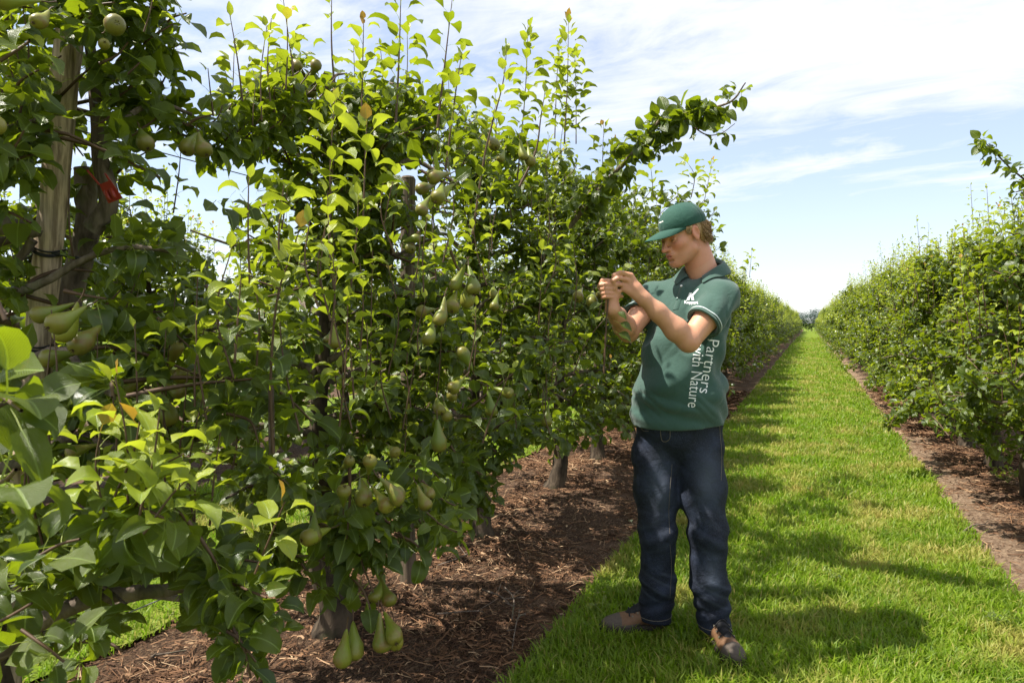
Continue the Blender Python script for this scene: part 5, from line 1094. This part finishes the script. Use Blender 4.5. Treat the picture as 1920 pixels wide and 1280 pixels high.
for k in range(800):
    a = rng.uniform(R(96), R(264)); u0 = rng.uniform(-.055, .028); o = H(-.03, 0, u0); d = Fv*cos(a)+Lv*sin(a); r = hB.ray_cast(Vector(o+d*.16), Vector(-d), .16)
    if r[0] is None: continue
    p = np.array(r[0]); ln = rng.uniform(.018, .036); dn = unit(-Uv+Fv*-.25+d*.25+rng.normal(0, .14, 3)); pts = [p+d*.001, p+dn*ln*.5+d*.003, p+dn*ln+d*rng.uniform(-.001, .004)]
    tube(g, pts, [.0014, .0012, .0003], 3)
for k in range(90):
    sg = 1 if k % 3 else -1; p = H(rng.uniform(.0, .040), sg*.0745, rng.uniform(.005, .024)); dn = unit(-Uv+Fv*rng.uniform(-.6, .3)+rng.normal(0, .1, 3)); tube(g, [p, p+dn*.008+Lv*sg*.001, p+dn*.018-Lv*sg*.001], [.0014, .0012, .0003], 3)
g.obj('hair_strands', MHAIR, ho, kind='stuff')

# jeans
def mat_denim():
    m = M('denim'); w = m.noise(700, 2, .5, m.coord('Object', (1, 1, .25))); n = m.noise(9, 5, .6); c = m.mix(m.ramp(n, .42, .72), (.0035, .0055, .013), (.014, .021, .042)); f = m.attr('tone')
    c = m.mix(f, c, (.085, .105, .145)); c = m.mix(m.ramp(w, .45, .7, 0, .4), c, (.055, .070, .11))
    return m.done(m.pbr(c, .8, .3, m.bump(m.math('ADD', w, m.math('MULTIPLY', m.noise(26, 5, .5, None, 1), 4)), .5, .003)))
MDENIM = mat_denim()
je = SDF((-.30, -.30, .02), (.30, .28, 1.04), .0055); s = je
kr0, kr1, kr2, kr3 = Lc(1229, 860, .03), Lc(1233, 1000, -.01), Lc(1234, 1090, .02), Lc(1228, 1160, .06); kl0, kl1, kl2, kl3 = Lc(1312, 860, -.01), Lc(1327, 1000, -.07), Lc(1329, 1090, -.06), Lc(1342, 1180, -.05)
s.ell([0, .0, .93], (.188, .122, .15), None, .03); s.ell([.0, .035, .86], (.165, .105, .10), None, .04)
s.cone([0, 0, Z0+.03], [0, 0, Z0-.05], .10, .10, .04)
s.chain([kr0+[0, 0, .04], kr0+(kr1-kr0)*.4, kr1, kr2, kr3], [.100, .092, .074, .071, .072], .03); s.chain([kl0+[0, 0, .04], kl0+(kl1-kl0)*.4, kl1, kl2, kl3], [.100, .093, .076, .074, .067], .03)
def jf(X, Y, Z):
    rg_ = lambda p: 1-2*np.abs(np.sin(p))**.7
    d = .0030*rg_(Z*24+X*12)*np.exp(-((Z-.45)/.10)**2)+.0035*rg_(Z*34-X*16)*np.exp(-((Z-.18)/.10)**2)+.0028*rg_(X*14+Z*17)*np.exp(-((Z-.74)/.12)**2)
    d = d+ .0055*np.sin(Z*52+X*30*np.sign(X)+Y*18)*np.exp(-((Z-.46)/.055)**2)+.0050*np.sin(Z*70+X*36)*np.exp(-((Z-.22)/.05)**2)+.0045*np.sin(Z*88-X*30+Y*25)*np.exp(-((Z-.125)/.035)**2)
    d = d+.0040*np.sin(X*46+Z*34+Y*10)*np.exp(-((Z-.72)/.07)**2)+.0042*np.sin(X*60-Z*25)*np.exp(-((Z-.60)/.12)**2)+.003*np.sin(Z*30+X*25)
    return d
s.warp(jf)
for e, r in ((kr3, .06), (kl3, .055)): s.cone(e+[0, 0, .02], e+[0, 0, -.12], r, r, .003, 'sub')
for e, t in ((kr3, (-.10, 0)), (kl3, (0, .1))):
    sl, X, Y, Z = s.region(e-[.13, .13, .14], e+[.13, .13, .0], 0); n = unit(np.array([t[0]*2, t[1], -1])); pz = e+np.array([0, 0, .005]); s.comb(sl, (-(((X-pz[0])*n[0]+(Y-pz[1])*n[1]+(Z-pz[2])*n[2]))).astype(np.float32), .002, 'sub')
def jtone(V):
    x, y, z = V.T; w = .55*np.exp(-(((z-.70)/.11)**2))*np.exp(-(((x-.09)/.05)**2))+.42*np.exp(-(((z-.66)/.13)**2)-(((x+.10)/.045)**2))+.45*np.exp(-((z-.30)/.08)**2-((x-.11)/.035)**2)
    w = w*(y < .02)+.10*np.abs(np.sin(z*52+np.abs(x)*30))**6*(np.abs(z-.46) < .09)+.22*np.abs(np.sin(z*70+x*36))**8*(np.abs(z-.22) < .07); return np.repeat(np.clip(w, 0, 1)[:, None], 3, 1)
jo, jV, jF = sdf_obj(je, 'jeans', MDENIM, man, jtone); jB = bvh_of(jV, jF)
MTHREAD = simple('jeans_thread', (.15, .13, .10), .7, .3)
def seam_line(px, name, r=.0011, B=jB, parent=jo, mat=MTHREAD, n=26):
    px = spline([(u, v, 0) for u, v in px], n); pts = []
    for u, v, _ in px:
        p, nn = on_shirt(u, v, .0004, B)
        if p is not None: pts.append(p)
    if len(pts) > 3: g = G(); tube(g, pts, r, 4); g.obj(name, mat, parent)
seam_line([(1292, 798), (1310, 802), (1330, 801), (1347, 796)], 'pocket_stitching'); seam_line([(1349, 786), (1350, 812), (1353, 850), (1352, 900)], 'side_seam'); seam_line([(1238, 795), (1239, 815), (1242, 826), (1250, 827), (1256, 820), (1256, 797)], 'fly_stitching', .0012)
seam_line([(1260, 870), (1256, 920), (1254, 960), (1256, 1000)], 'inner_seam', .0007); seam_line([(1256, 1020), (1259, 1060), (1256, 1120)], 'inner_seam', .0007); seam_line([(1198, 795), (1205, 806), (1216, 808)], 'pocket_stitching')
for e in (kr3, kl3):
    r_ = ring(e+[0, 0, .026], [0, 0, 1], .14, jB, .0004, 50)
    if len(r_) > 20: g = G(); tube(g, r_, .0012, 4); g.obj('hem_stitching', MTHREAD, jo)

# shoes
MSH1 = simple('shoe_leather', (.135, .070, .034), .6, .35, .35, 60, .3); MSH2 = simple('shoe_suede_toe', (.085, .068, .055), .8, .25, .3, 90, .3); MSOLE = simple('shoe_sole', (.035, .028, .022), .8, .3, .3, 80, .4); MLACE = simple('black_lace', (.015, .015, .017), .7, .3)
def shoe(heel, toe, label):
    heel = np.array(heel); toe = np.array(toe); f = unit((toe-heel)*[1, 1, 0]); l = np.array([-f[1], f[0], 0]); A = np.array([f, l, [0, 0, 1.]]); t = lambda a, b, c: heel+f*a+l*b+np.array([0, 0, c])
    def parts(s, e):
        s.cone(t(.04, 0, .045), t(.05, 0, .10), .036+e, .040+e, .02); s.ell(t(.05, 0, .045), (.052+e, .038+e, .042+e), A, .02); s.cone(t(.06, 0, .07), t(.20, 0, .035), .040+e, .034+e, .02); s.ell(t(.205, 0, .032), (.082+e, .047+e, .034+e), A, .02)
    lo, hi = heel-[.34, .34, .0], heel+[.34, .34, .2]; lo[2] = -.02
    s = SDF(lo, hi, .004); parts(s, 0); s.cut([0, 0, .02], [0, 0, -1]); V, F = s.mesh(); q = (V-heel)@A.T
    root = empty('shoe', (0, 0, 0)); root.parent = man
    fc = V[F].mean(1); qf = (fc-heel)@A.T; tm = (qf[:, 0] > .205)|((qf[:, 2] < .038) & (qf[:, 0] > .12)); g = G(); g.add(V, F); o = g.obj('upper', MSH1, root, attrs=False); o.data.materials.append(MSH2); o.data.polygons.foreach_set('material_index', tm.astype(np.int32))
    s = SDF(lo, hi, .004); s.ell(t(.055, 0, .02), (.060, .042, .05), A, .02); s.ell(t(.19, 0, .02), (.108, .052, .05), A, .03); s.cut([0, 0, .026], [0, 0, 1]); s.cut([0, 0, .0], [0, 0, -1]); V, F = s.mesh(); g = G(); g.add(V, F); g.obj('sole', MSOLE, root, attrs=False)
    s = SDF(lo, hi, .004); s.cone(t(.075, 0, .108), t(.165, 0, .064), .026, .020, .01); V, F = s.mesh(); g = G(); g.add(V, F); g.obj('tongue', MLACE, root, attrs=False)
    for k in range(4):
        a = .085+k*.024; z = .126-k*.0125; g = G(); tube(g, spline([t(a, -.030, z-.020), t(a+.006, 0, z+.008), t(a+.012, .030, z-.020)], 9), .0028, 6); g.obj('lace', MLACE, root)
        for sg in (-1, 1): g = G(); tube(g, [t(a, sg*.031, z-.019), t(a, sg*.034, z-.018)], .0040, 8, True); g.obj('eyelet', simple('brass_eyelet', (.5, .33, .14), .35, .5, Metallic=.8) if k == 0 and sg == -1 and label.startswith('brown shoe seen') else MTHREAD, root)
    return root
def grd(u, v):
    p = gp(u, v, .0)-MO; return np.array([p[0]*cos(YAW)+p[1]*sin(YAW), -p[0]*sin(YAW)+p[1]*cos(YAW), 0])
h1 = np.array([kr3[0]+.045, kr3[1]+.015, 0]); shoe(h1, h1+[-.28, -.04, 0], 'brown shoe seen from its side'); h2 = np.array([kl3[0]-.012, kl3[1]+.035, 0]); shoe(h2, h2+[.035, -.275, 0], 'brown shoe pointing at the lens')
# the twig between his fingers
g = G(); pw = [P(1132, 700, 2.62), P(1135, 640, 2.62), P(1138, 590, 2.62), P(1141, 560, 2.615), P(1150, 528, 2.62), P(1152, 518, 2.61)]; tube(g, spline(pw, 20), np.linspace(.0042, .0016, 20), 6)
o = g.obj('branch', MTWIG, trees[3][0]); o.location = -Vector(trees[3][3]); tag(o, 'thin shoot the man holds between his fingers')
hl = []
for (u, v, z, du, s_) in ((1148, 512, 2.60, -.6, .045), (1156, 508, 2.6, .7, .05), (1138, 520, 2.6, -1, .055), (1150, 580, 2.58, .5, .045), (1152, 600, 2.58, .6, .055), (1135, 565, 2.58, -.6, .05), (1148, 618, 2.58, .6, .06)):
    d = np.array([cos(YAW), sin(YAW), 0])*du+np.array([0, 0, -.3 if v > 530 else .2])+[0, -.2, 0]; hl.append(dict(pos=P(u, v, z)[None], dir=d[None], nor=np.array([[.3, -.6, .8]]), size=np.array([s_]), age=np.array([.4 if v < 530 else .1]), rnd=np.array([.6]), k=np.array([1])))
leaf_objects(cat(hl), trees[3][0], trees[3][3])
